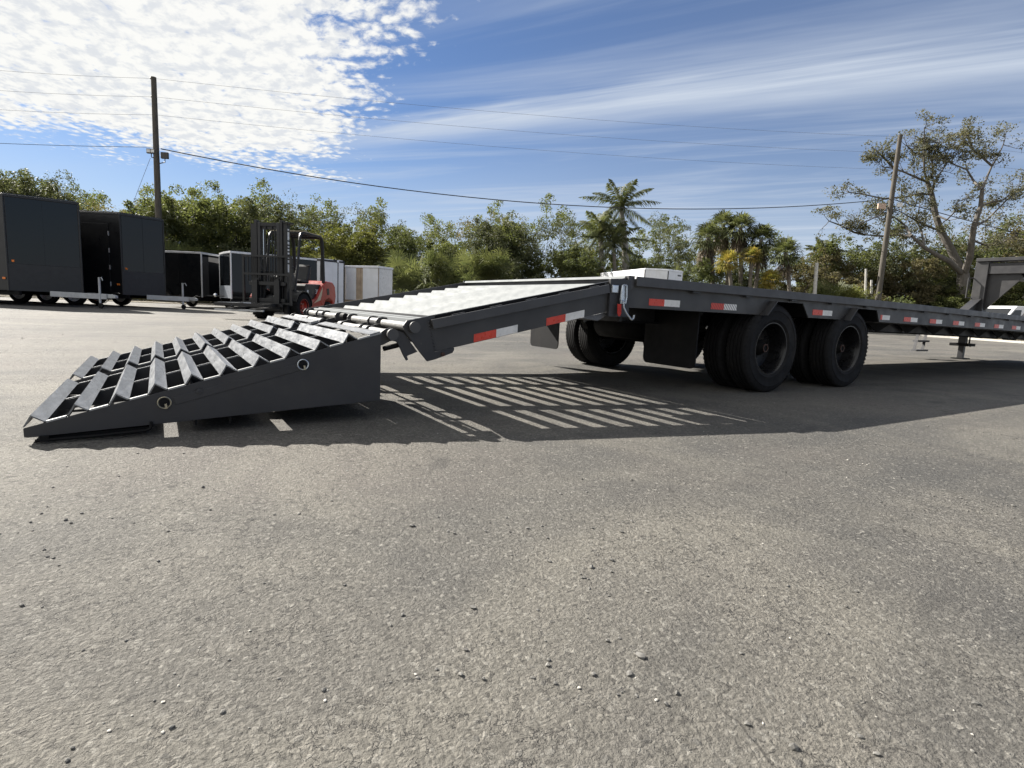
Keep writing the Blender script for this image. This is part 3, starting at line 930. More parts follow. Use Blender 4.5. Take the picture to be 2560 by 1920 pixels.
lk = hull_link((HL[0], HL[1] - .012), (HU[0], HU[1] - .020), .022, .022)
link_me = MB().prism([(p[0] + 1.7, p[1]) for p in lk], 'y', -.006, .006).mesh('hinge_link', M['paint'])
lug_me = MB().prism([(-.036, -.02), (-.038, .012), (-.024, .031), (.002, .038), (.03, .034), (.058, .040), (.058, .0), (.038, -.014), (.024, -.034), (-.012, -.040)], 'y', -.006, .006).mesh('hinge_lug', M['paint'])
col_me = MB().lathe([(0.0245, -.038), (0.029, -.038), (0.029, .038), (0.0245, .038)], 18).mesh('pin_collar', M['paint_rail'], True)
for y in (0.505, 0.745, 1.145, 1.545, 1.915, 2.185):
    link('hinge_link', link_me, TR, (-1.7 - 1.8, y - TW / 2, 0))
for y in (0.055, 0.535, 0.715, 1.175, 1.515, 1.945, 2.155, TW - .055):
    link('hinge_lug', lug_me, TR, (HU[0] - 1.8, y - TW / 2, HU[1]))
for y in (0.59, 0.665, 2.01, 2.09):
    link('pin_collar', col_me, TR, (HU[0] - 1.8, y - TW / 2, HU[1]))
for y in (0.42, 0.56, 0.98, 1.55, 2.02, 2.10):
    link('pin_collar', col_me, TR, (HL[0] - 1.8, y - TW / 2, HL[1]))
MB().lathe([(0.001, -.05), (.022, -.045), (.026, 0), (.022, .045), (.001, .05)], 14, 'y', (HU[0] - .01, 1.36, HU[1] + .012), closed=False).build('centre_stop', M['under'], TR, True)
MB().tube([(-1.70, 0.08, .45), (-1.70, TW - .08, .45)], 0.012, 8).build('return_rod', M['under'], TR, True)
lkp = [(-1.82, .480), (-1.789, .503), (-1.76, .508), (-1.733, .498), (-1.686, .483), (-1.600, .376), (-1.662, .352), (-1.655, .330), (-1.665, .326), (-1.683, .355), (-1.711, .412), (-1.725, .431), (-1.749, .437), (-1.765, .434), (-1.798, .416), (-1.817, .411)]
for y in (0.024, TW - .036):
    MB().prism(lkp, 'y', y, y + .012).build('ramp_arm', M['paint'], TR)
    MB().tube([(-1.79, y + .03, .39), (-1.70, y + .03, .412)], 0.014, 8).build('stop_pin', M['under'], TR, True)

# ---- ramps
RS = (.480 - .068) / (3.327 - 1.822)
TILT_R = math.atan(RS)


def rz(x):
    return .068 + RS * (x + 3.327)


plate = [(-3.327, .066), (-1.823, .478), (-1.823, .109), (-2.88, .050), (-3.30, .027), (-3.326, .028)]
for ya, yb in ((0.0, 1.165), (1.385, TW - 0.02)):
    rp = MB().prism(plate, 'y', ya, ya + .010).build('ramp', M['paint'], TR, bevel=0.002)
    mid = (ya + yb) / 2
    MB().prism(plate, 'y', yb - .010, yb).build('side_plate', M['paint'], rp)
    MB().prism([(-3.29, rz(-3.29) - .004), (-1.85, rz(-1.85) - .004), (-1.85, .20), (-3.25, .040), (-3.29, .036)], 'y', mid - .004, mid + .004).build('centre_plate', M['paint'], rp)
    for xx in (-3.23, -2.71, -2.565, -1.84):
        MB().box(xx - .005, xx + .005, ya + .0105, yb - .0105, max(.035, rz(xx) - .26) if xx < -2 else .115, rz(xx) - .05).build('cross_plate', M['under'], rp)
    for xa_, xb_ in ((-3.315, -2.872), (-2.735, -2.425), (-2.350, -1.85)):  # added sheet that blocks the sun, openings shaped to leave light patches
        za, zb = .032 + (xa_ + 3.2) * .062, .032 + (xb_ + 3.2) * .062
        MB().prism([(xa_, za), (xb_, zb), (xb_, zb + .004), (xa_, za + .004)], 'y', ya + .011, yb - .011).build('shade_pan', M['under'], rp)
    # bare top edges between the cleats
    gl = .1447 - .079
    em = MB().prism([(-gl / 2, -RS * gl / 2 - .004), (gl / 2, RS * gl / 2 - .004), (gl / 2, RS * gl / 2 + .004), (-gl / 2, -RS * gl / 2 + .004)], 'y', -.008, .008).mesh('top_edge', M['edge'])
    em2 = MB().prism([(-gl / 2, -RS * gl / 2 - .004), (gl / 2, RS * gl / 2 - .004), (gl / 2, RS * gl / 2 + .002), (-gl / 2, -RS * gl / 2 + .002)], 'y', -.004, .004).mesh('top_edge', M['cleat'])
    for y in (ya + .005, mid, yb - .005):
        for k in range(9):
            x = -3.291 + .1447 * (k + .5)
            link('top_edge', em if abs(y - mid) > .1 and y < yb - .1 else em2, rp, (x - 1.8, y - TW / 2, rz(x) + .001))
        MB().prism([(-1.948, rz(-1.948) - .004), (-1.823, rz(-1.823) - .004), (-1.823, rz(-1.823) + .004), (-1.948, rz(-1.948) + .004)], 'y', y - .008, y + .008).build('top_edge', M['edge'], rp)
    cm = MB().prism(angle_profile(0.078, 0.041, 0.006, TILT_R, 0, 0), 'y', ya + .001, yb - .001).mesh('cleat', M['cleat'])
    for k in range(10):
        x = -3.291 + .1447 * k
        link('cleat', cm, rp, (x - 1.8, -TW / 2, rz(x) + .003))
    MB().prism([(-1.885, rz(-1.885) + .0052), (-1.830, rz(-1.83) + .0052), (-1.830, rz(-1.83) + .011), (-1.885, rz(-1.885) + .011)], 'y', ya, yb).build('end_flat', M['cleat'], rp)
    # lapped band on the side, lock pins, skid rod
    outer = ya if ya < 1 else yb
    s = -1 if ya < 1 else 1
    o0, o1 = sorted((outer + s * .0005, outer + s * .004))
    MB().prism([(-2.79, .137), (-2.20, .296), (-2.22, .330), (-2.80, .172)], 'y', o0, o1).build('lap_band', M['paint'], rp, bevel=0.0015)
    for i, (px_, pz_) in enumerate(((-2.833, .150), (-2.231, .315))):
        ring = [(px_ + .026 * math.cos(2 * math.pi * k / 20), outer + s * .008, pz_ + .026 * math.sin(2 * math.pi * k / 20)) for k in range(21)]
        MB().tube(ring, 0.0028, 6, caps=False).build('pull_ring', M['brass'] if i == 0 else M['zinc'], rp, True)
        MB().lathe([(0.001, s * .012), (.017, s * .012), (.019, s * .006), (.019, s * .001), (.001, s * .001)], 16, 'y', (px_, outer, pz_), closed=False).build('lock_pin', M['under'], rp, True)
        MB().bar((px_ + .004, outer + s * .016, pz_ - .004), (px_ + .008, outer + s * .016, pz_ - .026), .009, .009).build('pin_lever', M['brass'], rp)
    MB().lathe([(0.001, s * .008), (.014, s * .007), (.015, s * .001), (.001, s * .001)], 14, 'y', (-2.694, outer, .196), closed=False).build('bolt_head', M['paint'], rp, True)
    yy = outer + s * 0.012
    MB().tube([(-3.29, yy, .014), (-3.1, yy, .0185), (-2.91, yy, .028), (-2.893, yy, .034), (-2.886, yy, .045), (-2.886, yy, .066)], 0.0065, 8).build('skid_rod', M['under'], rp, True)
    MB().box(-3.275, -3.245, outer - .02 if s < 0 else outer - .0, outer if s < 0 else outer + .02, .010, .032).build('skid_foot', M['under'], rp)
    MB().prism([(-3.25, .012), (-2.90, .030), (-2.90, .040), (-3.25, .024)], 'y', min(outer - s * .05, outer - s * .02), max(outer - s * .05, outer - s * .02)).build('skid_pad', M['under'], rp)

# ---- latch at the dovetail joint
ya, yb = -0.045, -0.026
mb = MB()
mb.prism([(-.118, .71), (-.082, .71), (-.076, .74), (-.084, .84), (-.116, .84), (-.126, .74)], 'y', yb, yb + .006)
lt = mb.build('latch_plate', M['zinc'], TR, bevel=.002)
for q in (((-.118, -.036, .715), (-.128, -.036, .76), (-.118, -.036, .84)), ((-.082, -.036, .715), (-.074, -.036, .76), (-.082, -.036, .84)), ((-.118, -.036, .84), (-.082, -.036, .84)), ((-.118, -.036, .735), (-.082, -.036, .735))):
    MB().tube(q, .005, 8).build('latch_bar', M['zinc'], lt, True)
MB().box(-.192, -.135, -0.016, 0.021, .785, .838).build('keeper_block', M['zinc'], TR, bevel=.004)
MB().tube([(-.1, -.034, .73), (-.096, -.036, .69), (-.07, -.04, .65), (-.03, -.044, .612), (-.016, -.044, .606), (-.004, -.044, .614), (.002, -.044, .638)], .006, 8).build('latch_hook', M['zinc'], TR, True)
MB().prism([(-.147, .71), (-.113, .71), (-.109, .648), (-.118, .626), (-.132, .626), (-.143, .648)], 'y', -.03, -.024).build('red_strap', M['strap'], TR)
MB().box(-.20, -.012, -.003, .0215, .62, .88).build('latch_backing', M['paint'], TR, bevel=.002)

# ---- landing legs
for y in (TW - 0.43, 0.43):
    xj = 12.05
    lg = MB().box(xj - .065, xj + .065, y - .065, y + .065, .30, .80).build('landing_leg', M['paint'], TR, bevel=.006)
    MB().box(xj - .05, xj + .05, y - .05, y + .05, .02, .31).build('inner_leg', M['paint'], lg, bevel=.004)
    MB().box(xj - .17, xj + .17, y - .12, y + .12, .004, .022).build('foot_plate', M['under'], lg, bevel=.003)
    MB().box(xj - .20, xj + .20, y - .17, y + .17, .285, .345).build('leg_collar', M['under'], lg, bevel=.006)
    MB().tube([(xj + .09, y - .09, .70), (xj + .09, y - .09, .34), (xj + .17, y - .09, .28)], .014, 8).build('crank', M['under'], lg, True)
# ---- fold-down step on the far side
yst = TW - 0.16
mb = MB()
for dx in (-.22, .16):
    mb.bar((10.9 + dx, yst + .05, .58), (10.55 + dx, yst - .05, .17), .05, .02)
sp = mb.build('boarding_step', M['step'], TR)
MB().bar((10.32, yst - .05, .17), (10.86, yst - .05, .17), .10, .035).build('step_tread', M['step'], sp)
MB().bar((10.46, yst, .36), (11.0, yst, .36), .10, .04).build('step_tread', M['step'], sp)

# ---- gooseneck risers and their cross beam
XG = 11.55
gy = (0.75, 1.80)
for y in gy:
    rs_ = MB().box(XG - .12, XG + .12, y - .11, y + .11, .84, 2.03).build('gooseneck_riser', M['paint'], TR, bevel=.008)
    MB().prism([(XG - .121, 1.25), (XG - .121, .84), (XG - 1.05, .84), (XG - 1.02, .90)], 'y', y - .012, y + .012).build('riser_brace', M['paint'], rs_)
    MB().bar((XG - 1.05, y, .878), (XG - .12, y, 1.28), .16, .014).build('brace_cap', M['paint'], rs_)
    MB().box(XG + .121, XG + 2.6, y - .10, y + .10, 1.80, 2.02).build('neck_beam', M['paint'], rs_, bevel=.008)
MB().box(XG - .10, XG + .10, gy[0] + .111, gy[1] - .111, 1.78, 2.00).build('neck_cross_beam', M['paint'], TR, bevel=.008)
MB().box(XG - .16, XG + .16, gy[0] + .02, gy[1] + .10, 2.032, 2.10).build('neck_top_plate', M['paint'], TR, bevel=.006)
MB().prism([(gy[1] - .112, 1.05), (gy[1] - .112, 1.779), (gy[1] - .72, 1.779), (gy[1] - .64, 1.70)], 'x', XG - .02, XG + .02).build('corner_gusset', M['paint'], TR)
MB().prism([(gy[0] + .112, 1.30), (gy[0] + .112, 1.779), (gy[0] + .44, 1.779)], 'x', XG - .02, XG + .02).build('corner_gusset', M['paint'], TR)
hy = gy[1] + .16
MB().tube([(XG - .13, hy - .05, 1.70), (XG - .22, hy, 1.70), (XG - .22, hy, 1.30), (XG - .13, hy - .05, 1.30)], .013, 8).build('grab_handle', M['paint'], TR, True)

# ------------------------------------------------------------------ enclosed cargo trailers
RH = np.array([math.cos(YAW), -math.sin(YAW), 0.0])           # to the right of the view, on the ground


def heading(right, toward):
    """rotation of local +X so that it points `right` / `toward` the camera (ground components)"""
    v = RH * right - FH * toward
    return math.atan2(v[1], v[0])


def cargo(label, loc, rotz, L, Wd, nose, z0, z1, skin, side_skin, guard=None, guard_h=0.0, trim=None, axles=(), tongue=True, wheel_r=0.36, door=False, group=None, amber=True, seam=True):
    """enclosed trailer; local +X forward, origin at the ground below its right-hand front corner, body to +Y and -X"""
    t = thing('cargo_trailer', label, 'trailer', loc, rotz, group)
    plan = [(0, 0), (nose, Wd / 2), (0, Wd), (-L, Wd), (-L, 0)]
    body = MB().prism(plan, 'z', z0, z1 - .02).build('body', M[side_skin], t, bevel=.01)
    # roof with overhanging top rail
    MB().prism([(.02, -.02), (nose + .03, Wd / 2), (.02, Wd + .02), (-L - .02, Wd + .02), (-L - .02, -.02)], 'z', z1 - .10, z1 - .018).build('top_rail', M[trim or side_skin], t, bevel=.008)
    MB().prism([(-.05, .05), (nose - .08, Wd / 2), (-.05, Wd - .05), (-L + .05, Wd - .05), (-L + .05, .05)], 'z', z1 - .018, z1 + .02).build('roof', M[skin], t)
    # nose skins: thin panels proud of the body
    e = Vector((nose, Wd / 2)).normalized()
    n = Vector((e.y, -e.x))
    ln = Vector((nose, Wd / 2)).length
    for s in (0, 1):
        def P(a, d):
            q = e * a + n * d
            return (q.x, q.y) if s == 0 else (q.x, Wd - q.y)
        cuts = (0.05, ln * .5 - .004, ln * .5 + .004, ln - .04) if seam else (0.05, ln - .04)
        for i in range(0, len(cuts), 2):
            MB().prism([P(cuts[i], .002), P(cuts[i + 1], .002), P(cuts[i + 1], .012), P(cuts[i], .012)], 'z', z0 + guard_h + .02, z1 - .11).build('nose_panel', M[skin], t)
        if guard:
            MB().prism([P(0.02, .002), P(ln - .01, .002), P(ln - .01, .018), P(0.02, .018)], 'z', z0 + .005, z0 + guard_h).build('stone_guard', M[guard], t)
    if trim:
        for q in ((0, 0), (nose, Wd / 2), (0, Wd), (-L, 0)):
            if nose < .1 and q[0] == nose:
                continue
            MB().box(q[0] - .026, q[0] + .026, q[1] - .026, q[1] + .026, z0 - .03, z1 - .10).build('corner_trim', M[trim], t, bevel=.012)
        MB().box(-L + .04, -.04, -.014, -.002, z0 - .02, z0 + .07).build('bottom_trim', M[trim], t)
    else:
        for q in ((0, 0), (nose, Wd / 2)):
            MB().tube([(q[0], q[1], z0), (q[0], q[1], z1 - .1)], .03, 10).build('corner_trim', M['black_side'], t, True)
    if amber:
        for q, zz in (((e.x * .13 + n.x * .02, e.y * .13 + n.y * .02), z0 + guard_h + .06), ((-.14, -.012), z0 + .34)):
            MB().box(q[0] - .055, q[0] + .055, q[1] - .012, q[1] + .012, zz, zz + .07).build('marker_lamp', M['amber'], t, bevel=.01)
    if door:
        MB().box(-1.35, -.42, -.022, -.003, z0 + .08, z1 - .42).build('side_door', M['black_side'], t, bevel=.006)
        for k in range(4):
            zz = z0 + .3 + k * (z1 - z0 - .9) / 3.4
            MB().box(-.425, -.405, -.034, -.004, zz, zz + .16).build('door_hinge', M['alu'], t)
        MB().tube([(-1.42, -.05, z0 + .5), (-1.42, -.06, z0 + 1.2), (-1.42, -.05, z0 + 1.7)], .012, 6).build('grab_bar', M['black_matt'], t)
    # chassis
    for y in (.12, Wd - .12):
        MB().box(-L + .05, nose * .2, y - .04, y + .04, z0 - .13, z0 - .001).build('chassis_rail', M['under'], t)
    # wheels
    tp = [(wheel_r * .62, -.09), (wheel_r * .9, -.105), (wheel_r * .985, -.085), (wheel_r, -.06), (wheel_r, .06), (wheel_r * .985, .085), (wheel_r * .9, .105), (wheel_r * .62, .09)]
    rp_ = [(.001, -.03), (wheel_r * .25, -.05), (wheel_r * .3, -.03), (wheel_r * .52, -.02), (wheel_r * .58, -.085), (wheel_r * .64, -.095), (wheel_r * .63, .06), (.001, .06)]
    tm = MB().lathe(tp, 32).mesh('wheel', M['rubber'], True)
    rm = MB().lathe(rp_, 24, closed=False).mesh('rim', M['alu'], True)
    for ax_ in axles:
        for y in (.02, Wd - .02):
            w_ = link('wheel', tm, t, (-ax_, y, wheel_r))
            link('rim', rm, w_, rot=(0, 0, 0 if y < 1 else math.pi))
        MB().tube([(-ax_, .1, wheel_r), (-ax_, Wd - .1, wheel_r)], .04, 8).build('axle', M['under'], t)
    if tongue:
        cx_ = nose + 1.05
        for y in (.30, Wd - .30):
            MB().bar((nose * .62 if y < 1 else nose * .62, y + (Wd / 2 - y) * .3, z0 - .05), (cx_ - .12, Wd / 2 + (y - Wd / 2) * .06, z0 - .07), .06, .17).build('tongue_rail', M['galv'], t, bevel=.006)
        cp = MB().prism([(cx_ - .25, z0 - .10), (cx_ - .25, z0 + .0), (cx_ + .05, z0 + .02), (cx_ + .18, z0 - .03), (cx_ + .18, z0 - .11), (cx_ + .02, z0 - .12)], 'y', Wd / 2 - .06, Wd / 2 + .06).build('coupler', M['galv'], t, bevel=.012)
        MB().tube([(cx_ + .05, Wd / 2, z0 + .02), (cx_ + .15, Wd / 2, z0 + .07), (cx_ + .3, Wd / 2, z0 + .05)], .02, 8).build('latch_handle', M['under'], cp)
        j = MB().tube([(cx_ - .30, Wd / 2 - .14, .18), (cx_ - .30, Wd / 2 - .14, z0 + .55)], .036, 12).build('tongue_jack', M['galv'], t, True)
        MB().tube([(cx_ - .30, Wd / 2 - .14, .06), (cx_ - .30, Wd / 2 - .14, .20)], .028, 10).build('jack_tube', M['under'], j, True)
        MB().tube([(cx_ - .30, Wd / 2 - .14, z0 + .52), (cx_ - .16, Wd / 2 - .20, z0 + .55), (cx_ - .10, Wd / 2 - .22, z0 + .45)], .014, 6).build('jack_crank', M['galv'], j, True)
        MB().lathe([(.02, -.03), (.085, -.03), (.09, 0), (.085, .03), (.02, .03)], 18, 'y', (cx_ - .28, Wd / 2 - .14, .092)).build('jack_wheel', M['rubber'], j, True)
        MB().tube([(cx_ - .1, Wd / 2 + .05, z0 - .12), (cx_ - .35, Wd / 2 + .1, .18), (cx_ - .7, Wd / 2 + .2, z0 - .2)], .012, 6).build('safety_chain', M['under'], t)
    return t


k1 = gp(26, 17.5)
cargo('glossy black V-nose cargo trailer cut off by the left edge of the photo', k1, heading(1, .12), 6.0, 2.55, 1.30, .46, 3.40, 'black_gloss', 'black_side', 'black_matt', .82, axles=(4.2, 5.0), wheel_r=.36)
k2 = gp(309, 20.8)
cargo('black V-nose cargo trailer with hinged side door, beside the left utility pole', k2, heading(1, -.02), 7.4, 2.55, .80, .46, 3.42, 'black_gloss', 'black_side', 'black_matt', .86, axles=(1.75, 2.75, 3.75), wheel_r=.38, door=True)
k3 = gp(404, 25.0)
cargo('low black cargo trailer with silver corner trim, right of the utility pole', k3, heading(-.10, 1), 4.5, 1.95, .05, .50, 2.45, 'black_gloss', 'black_gloss', None, 0, 'alu', axles=(2.0,), tongue=False, wheel_r=.33, amber=False, seam=False)
k4 = gp(552, 24.5)
cargo('low black cargo trailer with tread-plate guard, behind the forklift mast', k4, heading(-.85, .7), 4.5, 1.95, .05, .50, 2.42, 'black_gloss', 'black_gloss', 'plate', .52, 'alu', axles=(1.2,), tongue=False, wheel_r=.33, amber=False, seam=False)
k5 = gp(802, 25.2)
cargo('white cargo trailer with black roof rail behind the forklift seat', k5, heading(1, .15), 4.6, 2.0, .62, .45, 2.42, 'white_skin', 'white_skin', None, 0, None, axles=(2.4,), tongue=False, wheel_r=.33, amber=False)
k6 = gp(1602, 36.0)
kt = cargo('white V-nose cargo trailer showing its top above the flatbed deck', k6, heading(.30, 1), 6.5, 2.75, .5, .55, 3.52, 'white_skin', 'white_skin', None, 0, None, axles=(2.8, 3.7), tongue=True, wheel_r=.36, amber=False)
# small dark maker's mark on the far half of its nose
_e = Vector((.5, 2.75 / 2)).normalized()
_n = Vector((_e.y, -_e.x))
_q = [_e * .16 + _n * .014, _e * .52 + _n * .014, _e * .52 + _n * .018, _e * .16 + _n * .018]
MB().prism([(q.x, 2.75 - q.y) for q in _q], 'z', 3.16, 3.24).build('nameplate', M['black_matt'], kt)
# black top rail on the white trailer behind the forklift
for o in bpy.data.objects:
    if o.parent and o.parent.get('label', '').startswith('white cargo trailer with black roof') and o.name.startswith('top_rail'):
        o.data.materials[0] = M['black_matt']

# white storage cabinet beside it
c0, c1 = gp(863, 27.0), gp(945, 26.2)
u1 = Vector(c1 - c0)
cw = u1.length
ca = thing('storage_cabinet', 'white storage cabinet with tan gap between its two doors, at the hedge', 'cabinet', c0, math.atan2(u1.y, u1.x))
MB().box(0, cw, 0, 1.05, .02, 2.18).build('carcass', M['ply'], ca)
MB().box(-.03, cw + .03, -.05, 1.08, 2.182, 2.28).build('lid', M['white_skin'], ca, bevel=.01)
MB().box(.02, cw * .335, -.03, -.002, .68, 2.17).build('door', M['white_skin'], ca, bevel=.006)
MB().box(cw * .545, cw - .02, -.03, -.002, .68, 2.17).build('door', M['white_skin'], ca, bevel=.006)
MB().box(cw * .40, cw * .46, -.022, -.002, .3, 2.17).build('door_post', M['ply'], ca)
MB().box(cw + .002, cw + .022, .02, 1.03, .62, 2.17).build('side_panel', M['alu'], ca, bevel=.006)
MB().box(-.02, cw + .02, -.025, -.002, .02, .60).build('kick_board', M['ply'], ca)

# grey board fence between trailer and cabinet
fb = gp(815, 29.0)
fe = gp(900, 29.0)
uf = Vector(fe - fb)
fn = thing('board_fence', 'weathered grey board fence between white trailer and white cabinet', 'fence', fb, math.atan2(uf.y, uf.x))
nfb = 14
rng = random.Random(4)
for i in range(nfb):
    w_ = uf.length / nfb
    h_ = 2.30 + rng.uniform(-.04, .04)
    MB().box(i * w_ + .006, (i + 1) * w_ - .006, rng.uniform(-.004, .004), .022, .05, h_).build('board', M['fence_wood'], fn)
for zz in (.5, 1.15, 1.9):
    MB().box(0, uf.length, -.045, -.006, zz, zz + .08).build('fence_rail', M['fence_wood'], fn)

# ------------------------------------------------------------------ forklift
FKD = 16.6
fk0 = gp(704, FKD)
fk = thing('forklift', 'red and black forklift with hitch frame on its forks', 'forklift', fk0, heading(-.17, .985))
K = M['fork_black']
for s, nm in ((-1, 'r'), (1, 'l')):
    y = s * .58
    tm = MB().lathe([(.20, -.15), (.33, -.165), (.375, -.15), (.385, -.12), (.385, .12), (.375, .15), (.33, .165), (.20, .15)], 36)
    for k in range(22):
        a = 2 * math.pi * k / 22
        for q in (-1, 1):
            a2 = a + (math.pi / 22 if q > 0 else 0)
            c_, s_ = math.cos(a2), math.sin(a2)
            tm.bar((.388 * c_, q * .03, .388 * s_), (.388 * math.cos(a2 + .12), q * .155, .388 * math.sin(a2 + .12)), .045, .03, (c_, 0, s_))
    w_ = link('wheel', tm.mesh('wheel', M['rubber'], True), fk, (0, y, .39))
    link('rim', MB().lathe([(.001, -.10), (.07, -.11), (.08, -.05), (.15, -.04), (.20, -.13), (.225, -.15), (.225, -.16), (.235, -.16), (.235, .05), (.001, .05)], 28, closed=False).mesh('rim', M['fork_red'], True), w_, rot=(0, 0, 0 if s < 0 else math.pi))
    lug = MB()
    for k in range(6):
        a = 2 * math.pi * k / 6
        lug.tube([(.11 * math.cos(a), s * .05, .11 * math.sin(a)), (.11 * math.cos(a), s * .09, .11 * math.sin(a))], .016, 6)
    link('wheel_nut', lug.mesh('wheel_nut', M['rod']), w_)
for s in (-1, 1):
    w_ = link('wheel', MB().lathe([(.12, -.10), (.24, -.11), (.28, -.09), (.285, .09), (.24, .11), (.12, .10)], 28).mesh('wheel', M['rubber'], True), fk, (-1.75, s * .46, .285))
    link('rim', MB().lathe([(.001, -.06), (.09, -.06), (.13, -.10), (.15, -.10), (.15, .05), (.001, .05)], 20, closed=False).mesh('rim', M['fork_red'], True), w_, rot=(0, 0, 0 if s < 0 else math.pi))
# chassis, bonnet and counterweight
MB().prism([(.28, .22), (.28, .62), (-.15, .78), (-.55, .60), (-1.2, .58), (-1.45, .40), (-1.45, .24)], 'y', -.46, .46).build('chassis', M['fork_grey'], fk, bevel=.02)
MB().prism([(-.52, .61), (-.52, 1.02), (-.60, 1.08), (-1.44, 1.10), (-1.44, .60)], 'y', -.47, .47).build('engine_cover', M['fork_grey'], fk, bevel=.03)
cwp = [(-1.30, .42), (-1.22, .62), (-1.46, 1.10), (-1.60, 1.22), (-2.02, 1.20), (-2.20, 1.08), (-2.26, .75), (-2.18, .48), (-2.06, .44), (-2.0, .60), (-1.80, .68), (-1.58, .62), (-1.50, .44)]
cwo = MB().prism(cwp, 'y', -.56, .56).build('counterweight', M['fork_red'], fk, bevel=.04)
for s in (-1, 1):
    yy = s * .571
    MB().prism([(-1.66, .78), (-1.62, .98), (-1.76, 1.0), (-1.80, .80)], 'y', min(yy, yy - s * .02), max(yy, yy - s * .02)).build('handle_recess', K, cwo)
    sp_ = MB().prism([(-.22, .28), (-.18, .46), (-.60, .55), (-1.02, .66), (-1.38, 1.08), (-1.46, 1.08), (-1.29, .44), (-1.28, .28)], 'y', min(s * .47, s * .55), max(s * .47, s * .55)).build('side_skirt', M['fork_red'], fk, bevel=.012)
    MB().prism([(-.84, .50), (-1.06, .62), (-1.40, 1.02), (-1.30, .62)], 'y', min(s * .551, s * .556), max(s * .551, s * .556)).build('skirt_decal', M['fork_beige'], sp_)
    fd = [(.47 * math.cos(R(a)), .39 + .47 * math.sin(R(a))) for a in range(20, 176, 12)]
    fd2 = [(.44 * math.cos(R(a)), .39 + .44 * math.sin(R(a))) for a in range(175, 18, -12)]
    MB().prism(fd + fd2, 'y', min(s * .42, s * .74), max(s * .42, s * .74)).build('mudguard', M['fork_red'] if s < 0 else K, fk)
    MB().box(-.70, -.30, min(s * .471, s * .56), max(s * .471, s * .56), .28, .33).build('step', K, fk)
# model number on the cover
tx = bpy.data.curves.new('model_number', 'FONT')
tx.body, tx.size, tx.extrude, tx.align_x = '30', .20, .002, 'CENTER'
to = bpy.data.objects.new('tmp_text', tx)
COL.objects.link(to)
dg = bpy.context.evaluated_depsgraph_get()
tme = bpy.data.meshes.new_from_object(to.evaluated_get(dg))
bpy.data.objects.remove(to, do_unlink=True)
tme.name = 'model_number'
tme.materials.clear()
tme.materials.append(M['white_paint'])
for s in (-1, 1):
    link('model_number', tme, fk, (-1.18, s * .474, .80), rot=(R(90), 0, 0 if s < 0 else math.pi))
    MB().box(-.68, -.60, min(s * .471, s * .475), max(s * .471, s * .475), .80, .90).build('label_plate', M['white_paint'], fk)
# seat, wheel, levers
seat = MB().box(-1.12, -.66, -.25, .25, 1.10, 1.20).build('seat', K, fk, bevel=.04)
MB().prism([(-1.00, 1.18), (-1.16, 1.62), (-1.22, 1.70), (-1.30, 1.66), (-1.20, 1.18)], 'y', -.24, .24).build('backrest', K, seat, bevel=.05)
MB().prism([(-.95, 1.20), (-.60, 1.24), (-.60, 1.33), (-.95, 1.36)], 'y', -.40, -.30).build('arm_rest', K, seat, bevel=.02)
dash = MB().prism([(.05, .70), (.08, 1.22), (-.02, 1.32), (-.14, 1.28), (-.12, .72)], 'y', -.36, .36).build('dashboard', M['fork_grey'], fk, bevel=.02)
MB().tube([(-.10, .12, 1.25), (-.28, .12, 1.45)], .025, 8).build('steering_column', K, dash)
swr = [(-.30 + .16 * math.cos(2 * math.pi * k / 20) * .6, .12 + .18 * math.sin(2 * math.pi * k / 20), 1.46 + .16 * math.cos(2 * math.pi * k / 20) * .75) for k in range(21)]
MB().tube(swr, .016, 6, caps=False).build('steering_wheel', K, dash, True)
for k in range(3):
    MB().tube([(-.1, -.15 - .07 * k, 1.28), (-.16, -.15 - .07 * k, 1.47)], .011, 6).build('lever', K, dash)
# overhead guard
gd = MB()
for s in (-1, 1):
    gd.tube([(.12, s * .48, .72), (-.06, s * .49, 1.55), (-.18, s * .49, 2.38), (-.24, s * .49, 2.50), (-.34, s * .49, 2.56), (-1.30, s * .49, 2.56), (-1.42, s * .49, 2.52)], .04, 8)
gdo = gd.build('overhead_guard', K, fk, True)
for s in (-1, 1):
    MB().tube([(-1.40, s * .49, 2.54), (-1.47, s * .49, 2.36), (-1.55, s * .49, 1.16)], .055, 8).build('guard_post', K, gdo, True)
for k in range(7):
    y = -.39 + .13 * k
    MB().box(-1.40, -.30, y - .018, y + .018, 2.55, 2.585).build('guard_bar', K, gdo)
MB().box(-1.38, -.30, -.53, .53, 2.588, 2.605).build('roof_sheet', M['fork_beige'], gdo)
MB().tube([(-.34, -.49, 2.54), (-.34, .49, 2.54)], .04, 8).build('guard_cross_bar', K, gdo)
MB().tube([(-1.41, -.49, 2.53), (-1.41, .49, 2.53)], .04, 8).build('guard_cross_bar', K, gdo)
MB().lathe([(.001, -.05), (.07, -.05), (.08, .0), (.05, .06), (.001, .06)], 14, 'x', (-.40, -.32, 2.28), closed=False).build('work_lamp', K, gdo, True)
MB().tube([(-.40, -.32, 2.34), (-.38, -.40, 2.50)], .012, 6).build('lamp_bracket', K, gdo)
MB().box(-.14, -.11, -.72, -.56, 2.02, 2.26).build('mirror', K, gdo, bevel=.01)
MB().tube([(-.14, -.50, 2.0), (-.13, -.62, 2.12)], .01, 6).build('mirror_arm', K, gdo)
